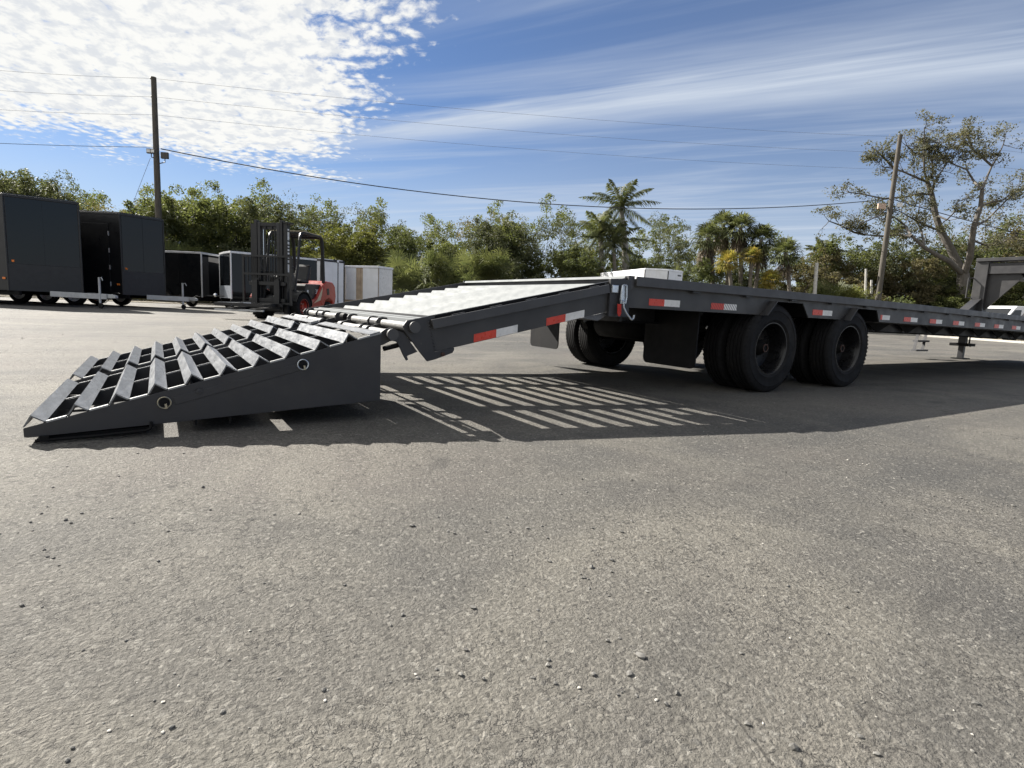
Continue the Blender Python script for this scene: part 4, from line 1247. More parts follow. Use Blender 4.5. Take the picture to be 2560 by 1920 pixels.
# mast
XM = .46
mst = MB()
for s in (-1, 1):
    mst.prism([(XM - .02, s * .558), (XM + .13, s * .558), (XM + .13, s * .45), (XM + .10, s * .45), (XM + .10, s * .52), (XM + .01, s * .52), (XM + .01, s * .45), (XM - .02, s * .45)], 'z', .18, 2.66)
ma = mst.build('mast', K, fk)
for s in (-1, 1):
    MB().box(XM + .02, XM + .16, min(s * .345, s * .435), max(s * .345, s * .435), .22, 2.76).build('inner_mast', K, ma, bevel=.008)
    MB().box(XM + .04, XM + .15, min(s * .25, s * .335), max(s * .25, s * .335), .25, 2.70).build('inner_mast', M['fork_grey'], ma, bevel=.008)
    MB().tube([(XM - .06, s * .30, .25), (XM - .06, s * .30, 1.7)], .045, 10).build('lift_cylinder', K, ma, True)
    MB().tube([(XM - .06, s * .30, 1.7), (XM - .06, s * .30, 2.70)], .022, 8).build('lift_rod', M['rod'], ma, True)
    MB().tube([(XM + .08, s * .17, .7), (XM + .08, s * .17, 2.66)], .016, 6).build('lift_chain', M['fork_grey'], ma)
    MB().tube([(XM + .0, s * .10, 1.0), (XM + .0, s * .10, 2.62), (XM + .06, s * .10, 2.70), (XM + .12, s * .10, 2.60), (XM + .12, s * .11, .9)], .014, 6).build('hose', K, ma)
    MB().tube([(-.30, s * .40, .62), (XM - .03, s * .44, 1.02)], .035, 8).build('tilt_cylinder', K, ma, True)
MB().box(XM - .01, XM + .10, -.435, .435, 2.52, 2.655).build('mast_tie', K, ma)
MB().box(XM - .04, XM - .02, -.48, .48, 1.25, 1.37).build('mast_tie', K, ma)
MB().box(XM + .02, XM + .14, -.34, .34, 2.60, 2.69).build('mast_tie', K, ma)
MB().prism([(XM - .02, .68), (XM + .15, .60), (XM + .15, .46), (XM - .25, .46)], 'z', 2.68, 2.72).build('hose_guard', K, ma)
rng = random.Random(9)
zz = 1.35
while zz < 2.55:
    h_ = rng.choice((.04, .05, .07, .22))
    MB().box(XM + .02, XM + .10, .5585, .5625, zz, zz + h_).build('mast_letter', M['white_paint'], ma)
    zz += h_ + .045
# carriage, backrest, forks
XC = XM + .20
ca_ = MB().box(XC, XC + .06, -.55, .55, .96, 1.06).build('carriage', K, fk, bevel=.006)
MB().box(XC, XC + .06, -.55, .55, .50, .60).build('carriage_bar', K, ca_, bevel=.006)
for s in (-1, 1):
    MB().box(XC - .04, XC + .04, min(s * .28, s * .36), max(s * .28, s * .36), .45, 1.15).build('carriage_plate', K, ca_)
    MB().box(XC, XC + .05, min(s * .70, s * .76), max(s * .70, s * .76), .42, 1.80).build('backrest_post', K, ca_)
for zz in (1.74, 1.24, .44):
    MB().box(XC + .002, XC + .048, -.70, .70, zz, zz + .055).build('backrest_rail', K, ca_)
for k in range(8):
    y = -.59 + .168 * k
    MB().box(XC + .015, XC + .035, y - .012, y + .012, 1.06, 1.74).build('backrest_bar', K, ca_)
for s in (-1, 1):
    MB().prism([(XC + .062, .30), (XC + 1.20, .30), (XC + 1.20, .32), (XC + .12, .36), (XC + .11, 1.10), (XC + .062, 1.10)], 'y', min(s * .26, s * .42), max(s * .26, s * .42)).build('fork', K, fk)
# hitch frame carried on the forks
ht = thing('hitch_frame', 'low steel hitch frame carried on the forklift forks', 'hitch frame', fk0, heading(-.17, .985))
MB().bar((XC + .30, -.62, .42), (XC + .30, .62, .42), .09, .09).build('frame_bar', K, ht)
MB().bar((XC + .95, .52, .40), (XC + .95, -.95, .40), .08, .08).build('frame_bar', K, ht)
for y in (-.40, .40):
    MB().bar((XC + .30, y * 1.15, .42), (XC + .95, y * 1.15, .40), .08, .08).build('frame_bar', K, ht)
MB().bar((XC + .32, -.30, .44), (XC + .95, -.86, .42), .05, .05).build('brace', M['galv'], ht)
MB().bar((XC + .95, -.93, .22), (XC + .95, -.93, .58), .08, .08).build('ball_post', K, ht)
MB().lathe([(.001, -.05), (.035, -.035), (.05, 0), (.035, .035), (.001, .05)], 14, 'z', (XC + .95, -.93, .62), closed=False).build('hitch_ball', M['rod'], ht, True)
MB().bar((XC + .85, -.74, .60), (XC + 1.02, -1.12, .60), .10, .03).build('ball_plate', K, ht)
MB().bar((XC + .95, .50, .26), (XC + .95, -.95, .24), .05, .05).build('lower_bar', M['galv'], ht)
for y in (-.45, .2):
    MB().bar((XC + .95, y, .24), (XC + .95, y, .40), .05, .05).build('frame_post', K, ht)

# ------------------------------------------------------------------ utility poles and lines
PLD, PRD = 36.0, 46.5


def pole(name, label, px, depth, ptop, r0, r1, lean=(0, 0)):
    b = gp(px, depth)
    top = at(ptop[0], ptop[1], depth)
    t = thing(name, label, 'utility pole', b, world=True)
    h = top[2]
    pts = []
    for k in range(9):
        f = k / 8
        pts.append((b[0] + (top[0] - b[0]) * f, b[1] + (top[1] - b[1]) * f, h * f))
    MB().tube(pts, [r0 + (r1 - r0) * k / 8 for k in range(9)], 14).build('shaft', M['wood'], t, True)
    return t, top


pl_, ptopL = pole('utility_pole', 'dark wooden utility pole with two floodlights behind the black trailers', 404, PLD, (384, 193), .21, .15)
pr_, ptopR = pole('utility_pole', 'pale wooden utility pole leaning in front of the big bare oak', 2183, PRD, (2251, 337), .24, .15)
ml, mr = PLD / F_PX, PRD / F_PX
# insulators
for (px, py) in ((379, 196), (381, 242), (384, 287)):
    q = at(px, py, PLD)
    MB().tube([q + np.array([0, 0, .0]), q + RH * .22], .05, 8).build('insulator', M['lamp'], pl_)
    MB().lathe([(.001, -.09), (.06, -.07), (.09, 0), (.06, .07), (.001, .09)], 10, 'z', tuple(q), closed=False).build('insulator_knob', M['lamp'], pl_, True)
q = at(2256, 340, PRD)
MB().tube([q, q - RH * .2], .07, 8).build('pole_cap', M['wood'], pr_)
# floodlights on the left pole


def flood(parent, px, py, depth, w, h, side, mat, facing=True):
    q = Vector(at(px, py, depth))
    f = Vector(-FH)
    r = Vector(RH)
    mb = MB()
    mb.bar(q - r * w / 2, q + r * w / 2, .16, h)
    o = mb.build('floodlight', mat, parent, bevel=.02)
    if facing:
        for s in (-1, 1):
            c = q + f * .085 + r * s * w * .24
            MB().bar(c - r * w * .2, c + r * w * .2, .012, h * .62).build('lamp_lens', M['lens'], o)
    MB().tube([q - Vector((0, 0, h * .45)), q - Vector((0, 0, h * .45 + .22)), q - Vector((0, 0, h * .45 + .32)) + r * side * .38], .03, 8).build('lamp_bracket', M['lamp'], o)
    return o


flood(pl_, 378, 378, PLD - .12, .52, .28, 1, M['lamp'])
flood(pl_, 412, 389, PLD - .12, .44, .38, -1, M['lamp'], False)
flood(pr_, 2204, 516, PRD - .15, .62, .42, 1, M['lamp_tan'], False)
flood(pr_, 2249, 512, PRD - .15, .42, .34, -1, M['lens'], False)
MB().tube([at(2150, 560, PRD), at(2196, 540, PRD), at(2235, 505, PRD)], .05, 8).build('lamp_arm', M['lamp'], pr_)


def span(label, a, b, sag, r, mat, group='overhead lines', n=28):
    a, b = Vector(a), Vector(b)
    pts = []
    for k in range(n + 1):
        f = k / n
        p = a.lerp(b, f)
        p.z -= sag * 4 * f * (1 - f)
        pts.append(p)
    o = MB().tube(pts, r, 6).build('overhead_line', mat, smooth=True)
    tag(o, label, 'cable', group)
    return o


tops = [((384, 196), (2249, 342)), ((385, 242), (2240, 382)), ((388, 287), (2232, 424))]
nm = ('topmost', 'second', 'third')
for i, (a, b) in enumerate(tops):
    A_, B_ = at(a[0], a[1], PLD), at(b[0], b[1], PRD)
    span('%s thin power line between the two utility poles' % nm[i], A_, B_, .45, .007, M['wire_grey'])
    dirL = np.array(A_) - np.array(B_)
    L_ = at(-260, (152 if i == 0 else 205 if i == 1 else 255), PLD - 3)
    span('%s thin power line leaving the left pole toward the left edge' % nm[i], A_, L_, .15, .007, M['wire_grey'])
    R_ = at(2900, (410, 455, 495)[i], PRD - 6)
    span('%s thin power line right of the pale pole' % nm[i], B_, R_, .2, .007, M['wire_grey'])
span('thick black sagging cable strung low between the two utility poles', at(402, 372, PLD), at(2228, 497, PRD), 1.95, .032, M['wire'])
span('thick black cable right of the pale pole crossing the oak', at(2228, 497, PRD), at(2900, 660, PRD - 8), .25, .032, M['wire'])
span('thin low line leaving the left pole toward the left edge', at(395, 368, PLD), at(-260, 345, PLD - 3), .1, .014, M['wire'])
span('slanting guy wire below the left pole floodlights', at(376, 395, PLD - .1), gp(240, PLD - 1.0), .0, .012, M['wire_grey'], None)

# ------------------------------------------------------------------ posts and vehicle along the right-hand kerb
for (px, dep, top, r0, lab) in ((2036, 46.0, 657, .15, 'leaning pale concrete post beyond the rear wheels'), (2164, 47.0, 672, .09, 'slim pale post just left of the leaning pole'), (2178, 48.0, 700, .10, 'short pale post close behind the leaning pole')):
    b, tpt = gp(px - (6 if px < 2100 else 2), dep), at(px + (6 if px < 2100 else 1), top, dep)
    o = MB().tube([b, (b + tpt) / 2, tpt], [r0 * 1.1, r0, r0 * .9], 8).build('concrete_post', M['concrete'])
    tag(o, lab, 'post')

vd = 38.0
v0 = gp(2470, vd)
vt = thing('utility_van', 'white van parked beyond the kerb behind the gooseneck', 'van', v0, heading(-1, .25))
prof_v = [(.35, .42), (.55, .42), (.62, 1.25), (.10, 1.40), (-.55, 2.15), (-.75, 2.32), (-4.6, 2.36), (-4.7, .45)]
MB().prism(prof_v, 'y', -.95, .95).build('body', M['white_skin'], vt, bevel=.05)
for s in (-1, 1):
    yy = s * .951
    MB().prism([(-.02, 1.42), (-.58, 2.05), (-1.15, 2.08), (-1.15, 1.45)], 'y', min(yy, yy + s * .006), max(yy, yy + s * .006)).build('side_window', M['glass'], vt)
    for xw in (-.35, -3.5):
        w_ = link('wheel', MB().lathe([(.19, -.1), (.34, -.1), (.36, -.07), (.36, .07), (.34, .1), (.19, .1)], 24).mesh('wheel', M['rubber'], True), vt, (xw, s * .88, .36))
        link('rim', MB().lathe([(.001, -.06), (.19, -.09), (.2, .05), (.001, .05)], 18, closed=False).mesh('rim', M['alu'], True), w_, rot=(0, 0, 0 if s < 0 else math.pi))
MB().add([(.085, -.8, 1.43), (.085, .8, 1.43), (-.53, .8, 2.15), (-.53, -.8, 2.15)], [(0, 1, 2, 3)]).build('windscreen', M['glass'], vt)
MB().box(.56, .64, -.9, .9, .45, .70).build('bumper', M['black_matt'], vt, bevel=.03)

# ------------------------------------------------------------------ vegetation
def quads_mesh(name, V, mat):
    """V: (n,4,3) array of quads -> mesh"""
    n = len(V)
    me = bpy.data.meshes.new(name)
    me.vertices.add(n * 4)
    me.vertices.foreach_set('co', V.reshape(-1).astype(np.float32))
    me.loops.add(n * 4)
    me.loops.foreach_set('vertex_index', np.arange(n * 4, dtype=np.int32))
    me.polygons.add(n)
    me.polygons.foreach_set('loop_start', np.arange(n, dtype=np.int32) * 4)
    me.polygons.foreach_set('loop_total', np.full(n, 4, dtype=np.int32))
    me.update()
    me.validate()
    me.materials.append(mat)
    return me


def leaves(rs, centers, radii, per, size, squash=0.8, elong=2.0, droop=0.15):
    """leaf quads scattered through clumps"""
    C = np.repeat(centers, per, axis=0)
    Rr = np.repeat(radii, per)
    n = len(C)
    d = rs.normal(size=(n, 3))
    d /= np.linalg.norm(d, axis=1)[:, None]
    rad = rs.uniform(0.25, 1.0, n) ** 0.6 * Rr
    P = C + d * rad[:, None] * np.array([1, 1, squash])
    a = rs.normal(size=(n, 3)) + d * 0.6
    a[:, 2] -= droop
    a /= np.linalg.norm(a, axis=1)[:, None]
    b = np.cross(a, rs.normal(size=(n, 3)))
    b /= np.linalg.norm(b, axis=1)[:, None] + 1e-9
    s = size * rs.uniform(0.6, 1.35, n)[:, None]
    w = s / elong
    return np.stack([P - a * s * .5, P - a * s * .02 + b * w * .5, P + a * s * .5, P - a * s * .02 - b * w * .5], axis=1)


def branchy(seed, H, spread, levels, tips_r, per, leaf, lean=0.0, start=.25, twig=True):
    """branching tree: returns (trunk MB, leaf array)"""
    rg = random.Random(seed)
    rs = np.random.RandomState(seed)
    mb = MB()
    tips = []

    def grow(p, d, L, r, lv):
        pts, rr = [p], [r]
        n = 4
        for i in range(n):
            d = (d + Vector((rg.gauss(0, .16), rg.gauss(0, .16), rg.gauss(0.02, .10)))).normalized()
            p = p + d * L / n
            pts.append(p)
            rr.append(r * (1 - .13 * (i + 1)))
        mb.tube(pts, rr, 6 if lv < 2 else 4, caps=False)
        if lv >= levels:
            tips.append(p)
            if rg.random() < .6:
                tips.append(pts[2])
            return
        k = rg.choice((2, 3, 3)) if lv > 0 else rg.choice((3, 4))
        a0 = rg.uniform(0, 6.28)
        for i in range(k):
            a = a0 + 6.28 * i / k + rg.uniform(-.5, .5)
            tilt = rg.uniform(.45, .95) * spread
            side = Vector((math.cos(a), math.sin(a), 0))
            nd = (d * math.cos(tilt) + side * math.sin(tilt)).normalized()
            nd.z = max(nd.z, -.15)
            grow(pts[-1] if i == 0 else pts[rg.choice((2, 3, 4))], nd, L * rg.uniform(.62, .85), rr[-1] * .72, lv + 1)
        if lv > 0 and rg.random() < .3:
            tips.append(pts[-1])

    grow(Vector((0, 0, 0)), Vector((lean, 0, 1)).normalized(), H * .34, H * .022, 0)
    T = np.array([tuple(t) for t in tips])
    return mb, T, rs


TREES = {}


def make_tree(key, mb, V, bark, leafmat, label):
    t = thing('tree', label, 'tree', (0, 0, 0))
    mb.build('trunk', M[bark], t, True, recalc=False)
    link('crown', quads_mesh('crown', V, M[leafmat]), t)
    TREES[key] = [t, False]
    return t


def norm_tree(mb, T, H):
    z = T[:, 2].max()
    f = H / z
    mb.v = [(a * f, b * f, c * f) for a, b, c in mb.v]
    return T * f


def sparse(key, seed, H, spread, leafmat, bark='bark_dark', per=36, leaf=.165, tr=.66, levels=4, keep=1.0):
    mb, T, rs = branchy(seed, H, spread, levels, tr, per, leaf)
    T = norm_tree(mb, T, H - tr)
    T = T[rs.uniform(size=len(T)) < keep]
    V = leaves(rs, T + rs.normal(0, .12, T.shape), rs.uniform(.55, 1.25, len(T)) * tr, per, leaf, .7)
    make_tree(key, mb, V, bark, leafmat, 'tree')


def bushy(key, seed, H, wide, leafmat, n=230, per=105, leaf=.155, bark='bark_dark', low=.03):
    rs = np.random.RandomState(seed)
    rg = random.Random(seed)
    # a few big limbs' worth of foliage, each broken into many small sprays
    L = []
    for i in range(11):
        a = 2.4 * i + rs.uniform(-.5, .5)
        zz = rs.uniform(.25, .86)
        w = wide * rs.uniform(.2, .72)
        L.append((w * math.cos(a), w * math.sin(a), zz * H, rs.uniform(.16, .27) * H))
    C, Rr = [], []
    for i in range(n):
        c = L[rs.randint(len(L))]
        d = rs.normal(size=3)
        d /= np.linalg.norm(d)
        q = np.array(c[:3]) + d * c[3] * rs.uniform(.35, 1.15) * np.array([1.15, 1.15, .95])
        if q[2] < .2:
            q[2] = rs.uniform(.2, 1.2)
        C.append(q)
        Rr.append(rs.uniform(.035, .095) * H)
    for i in range(60):                                     # skirt down to the ground
        a = rs.uniform(0, 6.28)
        w = wide * rs.uniform(.3, .95)
        C.append((w * math.cos(a), w * math.sin(a), H * rs.uniform(low, .35)))
        Rr.append(rs.uniform(.04, .08) * H)
    zt = max(c[2] for c in C)
    top = sorted(C, key=lambda c: -c[2])[:40]
    mb = MB()
    for c in top:                                           # upright shoots that break the outline
        if rs.uniform() < .55:
            hh = rs.uniform(.05, .13) * H
            x, y, z = c[0] + rs.normal(0, .15), c[1] + rs.normal(0, .15), c[2] + .03 * H
            C.append((x, y, z + hh * .55))
            Rr.append(.055 * H * rs.uniform(.7, 1.4))
    C, Rr = np.array([tuple(c) for c in C]), np.array(Rr)
    C[:, 2] *= H * .97 / C[:, 2].max()
    V = leaves(rs, C, Rr, per, leaf, .8)
    for i in range(9):
        a = rg.uniform(0, 6.28)
        e = C[rg.randrange(len(C))]
        mb.tube([(0.1 * math.cos(a), .1 * math.sin(a), 0), (e[0] * .35, e[1] * .35, e[2] * .45), (e[0] * .8, e[1] * .8, e[2] * .92)], [.10, .07, .03], 5, caps=False)
    make_tree(key, mb, V, bark, leafmat, 'tree')


bushy('b1', 11, 7.0, 3.0, 'leaf_green')
bushy('b2', 12, 7.0, 2.7, 'leaf_lime', leaf=.17)
bushy('b3', 13, 7.0, 3.1, 'leaf_oak')
bushy('b4', 14, 7.0, 2.8, 'leaf_dark')
bushy('b5', 15, 6.0, 3.4, 'leaf_brown', leaf=.15)
sparse('s1', 21, 10.0, 1.0, 'leaf_oak', keep=.8)
sparse('s2', 22, 10.0, .9, 'leaf_oak', keep=.7)
sparse('s3', 23, 10.0, 1.05, 'leaf_oak', per=50, keep=.9)
sparse('s4', 24, 10.0, .95, 'leaf_brown', keep=.75)
sparse('s5', 25, 10.0, 1.1, 'leaf_oak', per=56, keep=.9, bark='bark')
BASEH = dict(b1=7.2, b2=7.2, b3=7.2, b4=7.2, b5=6.2, s1=10, s2=10, s3=10, s4=10, s5=10)


def plant(key, px, top, depth, label, wide=1.0, rot=None, group='trees along the back of the yard'):
    b = gp(px, depth)
    h = at(px, top, depth)[2]
    f = h / BASEH[key]
    rot = (px * 1.37) % 6.28 if rot is None else rot
    ent = TREES[key]
    if not ent[1]:
        ent[1] = True
        o = ent[0]
        o.location = [float(c) for c in b]
        o.rotation_euler = (0, 0, rot)
        o.scale = (f * wide, f * wide, f)
        o['label'] = label
        o['group'] = group
        return o
    return dup(ent[0], b, rot, label, (f * wide, f * wide, f), group)


# behind the black trailers
plant('s3', 20, 402, 36, 'tall dark oak rising over the leftmost black trailer at the photo edge', 1.1)
plant('s5', 118, 408, 38, 'dark leafy oak above the middle of the leftmost black trailer', 1.0)
plant('s2', 214, 422, 40, 'thin half-bare tree between the leftmost trailer and the utility pole', .6)
plant('s4', 262, 472, 38, 'brownish low oak crown above the trailer with the side door', 1.1)
plant('b3', 40, 432, 39, 'olive bushy tree filling in behind the leftmost oak', 1.15)
plant('b1', 150, 452, 41, 'green bushy tree behind the roof of the leftmost trailer', 1.0)
plant('b3', 60, 500, 40, 'olive thicket tree behind the leftmost black trailer', 1.3)
plant('b5', 195, 520, 40, 'brownish thicket tree low between the two black trailers', 1.2)
plant('b5', 320, 540, 41, 'brownish thicket tree just left of the dark utility pole', 1.0)
# hedge row right of the pole
plant('b1', 470, 470, 40, 'green bushy tree right of the dark utility pole', 1.1)
plant('b1', 590, 482, 42, 'green bushy tree left of the forklift mast', 1.05)
plant('b3', 530, 500, 45, 'olive bushy tree peeking between the green trees left of the forklift', 1.1)
plant('b3', 690, 490, 44, 'olive bushy tree behind the forklift mast', 1.05)
plant('s1', 770, 492, 45, 'thin grey-green tree rising right of the forklift mast', .9)
plant('s3', 858, 498, 47, 'dark sparse tree above the forklift roof', .95)
plant('b2', 905, 548, 42, 'yellow-green bushy tree above the white cargo trailer', 1.15)
plant('b2', 812, 590, 40, 'low yellow-green bush behind the white cargo trailer', 1.3)
plant('s2', 955, 505, 48, 'sparse tree with crooked top above the white cabinet', .8)
plant('b4', 1005, 566, 44, 'dark green bushy tree behind the white cabinet', 1.1)
plant('s1', 1075, 555, 49, 'small sparse tree left of the wind-blown oak', .8)
plant('s4', 1160, 508, 48, 'wind-blown sparse oak over the middle of the hedge', .85)
plant('b1', 1120, 580, 43, 'green bushy tree below the wind-blown oak', 1.15)
plant('b3', 1215, 545, 43, 'olive bushy tree right of the wind-blown oak', 1.0)
plant('b1', 1290, 530, 44, 'tall green bushy tree in the middle of the hedge', .95)
plant('s3', 1395, 518, 46, 'dark dense tree left of the royal palms', .85)
plant('b4', 1420, 600, 44, 'dark green bush below the dense tree', 1.1)
plant('b2', 1455, 610, 46, 'yellow-green bush left of the royal palms', .9)
plant('s5', 1650, 518, 52, 'broad sparse oak just right of the royal palms', .85)
plant('s2', 1712, 540, 54, 'thin forked tree left of the cabbage palms', .7)
plant('b4', 1590, 620, 47, 'dark bush behind the white trailer roof', 1.2)
plant('b4', 1730, 640, 48, 'dark bush left of the cabbage palm trunks', 1.0)
plant('b3', 1830, 655, 52, 'olive bush behind the cabbage palm trunks', 1.4)
plant('b5', 1960, 650, 52, 'brown vine thicket right of the cabbage palms', 1.3)
# right-hand thicket under the oak
plant('b5', 2090, 610, 53, 'brown vine thicket left of the leaning pole', 1.15)
plant('b3', 2190, 600, 55, 'olive thicket behind the leaning pole', 1.1)
plant('b5', 2270, 640, 53, 'brown thicket right of the leaning pole', 1.15)
plant('b3', 2340, 600, 56, 'olive thicket behind the oak trunk', 1.2)
plant('b1', 2370, 690, 50, 'low green bush at the foot of the oak', 1.3)
plant('b4', 2520, 590, 54, 'dark thicket seen through the gooseneck', 1.2)
plant('b1', 2540, 680, 50, 'green bush below the gooseneck beam', 1.3)
plant('s4', 2555, 470, 56, 'brown leafy tree at the right edge of the photo', .85)
plant('b5', 2450, 560, 58, 'tall brown thicket between oak and gooseneck', 1.1)


# ---- the big half-bare oak on the right
def oak():
    D = 50.0
    rg = random.Random(77)
    rs = np.random.RandomState(77)
    base = gp(2417, D)
    t = thing('oak_tree', 'big half-bare oak with forked pale limbs behind the gooseneck', 'tree', base, world=True, group='trees along the back of the yard')
    z = lambda x, y, dd=0.0: Vector(at(2060 + x * .3134, 280 + y * .3134, D + dd))
    mb = MB()
    tips = []

    def limb(pts, r0, r1):
        n = len(pts)
        mb.tube(pts, [r0 + (r1 - r0) * i / (n - 1) for i in range(n)], 9, caps=False)

    def twig(p, d, L, r, lv):
        pts = [p]
        for i in range(3):
            d = (d + Vector((rg.gauss(0, .25), rg.gauss(0, .25), rg.gauss(.05, .2)))).normalized()
            p = p + d * L / 3
            pts.append(p)
        mb.tube(pts, [r, r * .8, r * .65, r * .45], 4, caps=False)
        if lv == 0:
            tips.append(p)
            if rg.random() < .35:
                tips.append(pts[2])
            return
        for i in range(rg.choice((2, 3))):
            nd = (d + Vector((rg.gauss(0, .6), rg.gauss(0, .6), rg.gauss(0, .5)))).normalized()
            twig(pts[rg.choice((1, 2, 3))] if i else pts[3], nd, L * rg.uniform(.55, .8), r * .6, lv - 1)

    fork = z(1110, 1290)
    limb([Vector(base), z(1112, 1420), fork], .62, .45)
    L1 = [fork, z(1010, 1090, .5), z(930, 950, 1), z(890, 820, 1), z(860, 660, 1.5), z(825, 560, 1.5)]
    L2 = [z(1112, 1310), z(1165, 1150, -1), z(1180, 1020, -1.5), z(1195, 920, -2), z(1250, 750, -2), z(1262, 620, -2)]
    L3 = [z(1100, 1290), z(1000, 1190, -1.5), z(900, 1140, -2.5), z(800, 1080, -3), z(700, 990, -3)]
    limb(L1, .36, .17)
    limb(L2, .30, .14)
    limb(L3, .24, .11)
    subs = [
        [L1[5], z(800, 470), z(795, 340), z(800, 230), z(800, 130)], [L1[5], z(730, 520), z(640, 480), z(560, 450), z(470, 440)], [L1[4], z(880, 560), z(940, 470), z(1000, 380)],
        [L2[5], z(1300, 520), z(1340, 430), z(1390, 350), z(1430, 260)], [L2[5], z(1200, 560), z(1140, 460), z(1040, 420), z(990, 380)], [z(1340, 430), z(1270, 370), z(1190, 300), z(1110, 230)],
        [L2[3], z(1300, 860), z(1400, 760), z(1500, 660)], [L2[2], z(1280, 1060), z(1420, 1040), z(1540, 980)], [L2[4], z(1330, 720), z(1430, 700), z(1540, 620)],
        [L1[3], z(980, 860), z(1040, 800), z(1060, 720)], [L3[4], z(620, 980), z(480, 990), z(330, 980), z(220, 930)], [L3[4], z(640, 900), z(560, 840), z(470, 860)],
        [L1[4], z(770, 650), z(640, 680), z(470, 690), z(330, 660), z(200, 640)], [L3[3], z(780, 960), z(740, 860), z(760, 760)], [z(330, 980), z(240, 960), z(120, 900), z(40, 870)],
        [L1[5], z(870, 480), z(860, 380), z(900, 250)], [z(795, 340), z(720, 330), z(660, 270)], [z(1190, 300), z(1150, 200), z(1120, 140)], [z(560, 450), z(480, 370), z(430, 320)], [L1[2], z(800, 900), z(720, 860), z(620, 800)]]
    for sbr in subs:
        limb(sbr, .10, .04)
        for i, p in enumerate(sbr):
            if i == 0:
                continue
            for k in range(2 if i < len(sbr) - 1 else 3):
                d = Vector((rg.gauss(0, .7), rg.gauss(0, .7), rg.gauss(-.05, .6))) + (sbr[i] - sbr[i - 1]).normalized() * .5
                twig(p, d.normalized(), rg.uniform(.55, 1.0), .036, 2)
    mb.build('trunk', M['bark'], t, True, recalc=False)
    T = np.array([tuple(q) for q in tips]) - np.array(t.location)
    T = T[rs.uniform(size=len(T)) < .50]
    V = leaves(rs, T, rs.uniform(.35, .85, len(T)), 36, .18, .6)
    link('crown', quads_mesh('crown', V, M['leaf_grey']), t)


oak()


# ---- palms
def fan_leaf(rs, origin, direc, pet, rad, out, droop=.35, n=17, bw=.048):
    """one palmate leaf: narrow blades round the petiole tip"""
    d = Vector(direc).normalized()
    tip = Vector(origin) + d * pet
    side = d.cross(Vector((0, 0, 1)))
    if side.length < .1:
        side = Vector((1, 0, 0))
    side.normalize()
    upv = side.cross(d).normalized()
    out.append([Vector(origin) - side * .02, Vector(origin) + side * .02, tip + side * .015, tip - side * .015])
    for k in range(n):
        a = R(-115 + 230 * k / (n - 1)) + rs.uniform(-.06, .06)
        b = (d * math.cos(a) + side * math.sin(a) + upv * .18 * math.cos(a)).normalized()
        L = rad * (0.72 + .28 * math.cos(a)) * rs.uniform(.85, 1.1)
        mid = tip + b * L * .6
        end = tip + b * L + Vector((0, 0, -droop * L * rs.uniform(.3, 1)))
        w = b.cross(upv).normalized() * bw * rad
        out.append([tip, mid - w, end, mid + w])


def pinnate(rs, origin, direc, L, out, n=50, sag=.42, lf=.6):
    d = Vector(direc).normalized()
    hz_ = Vector((d.x, d.y, 0))
    hz_ = hz_.normalized() if hz_.length > .05 else Vector((1, 0, 0))
    side = hz_.cross(Vector((0, 0, 1))).normalized()
    prev = Vector(origin)
    for k in range(1, n + 1):
        f = k / n
        p = Vector(origin) + d * L * f + Vector((0, 0, -sag * L * f * f)) + hz_ * .12 * L * f * f
        t = (p - prev).normalized()
        w = side * .03 * (1 - f * .7)
        out.append([prev - w, prev + w, p + w, p - w])
        ll = lf * math.sin(math.pi * min(1, .12 + f * .85)) * rs.uniform(.8, 1.15)
        for s in (-1, 1):
            b = (side * s * .62 + t * .65 + Vector((0, 0, rs.uniform(-.75, -.05)))).normalized()
            ww = t * .042
            e = p + b * ll + Vector((0, 0, -.18 * ll))
            m_ = p + b * ll * .5
            out.append([p, m_ - ww, e, m_ + ww])
        prev = p


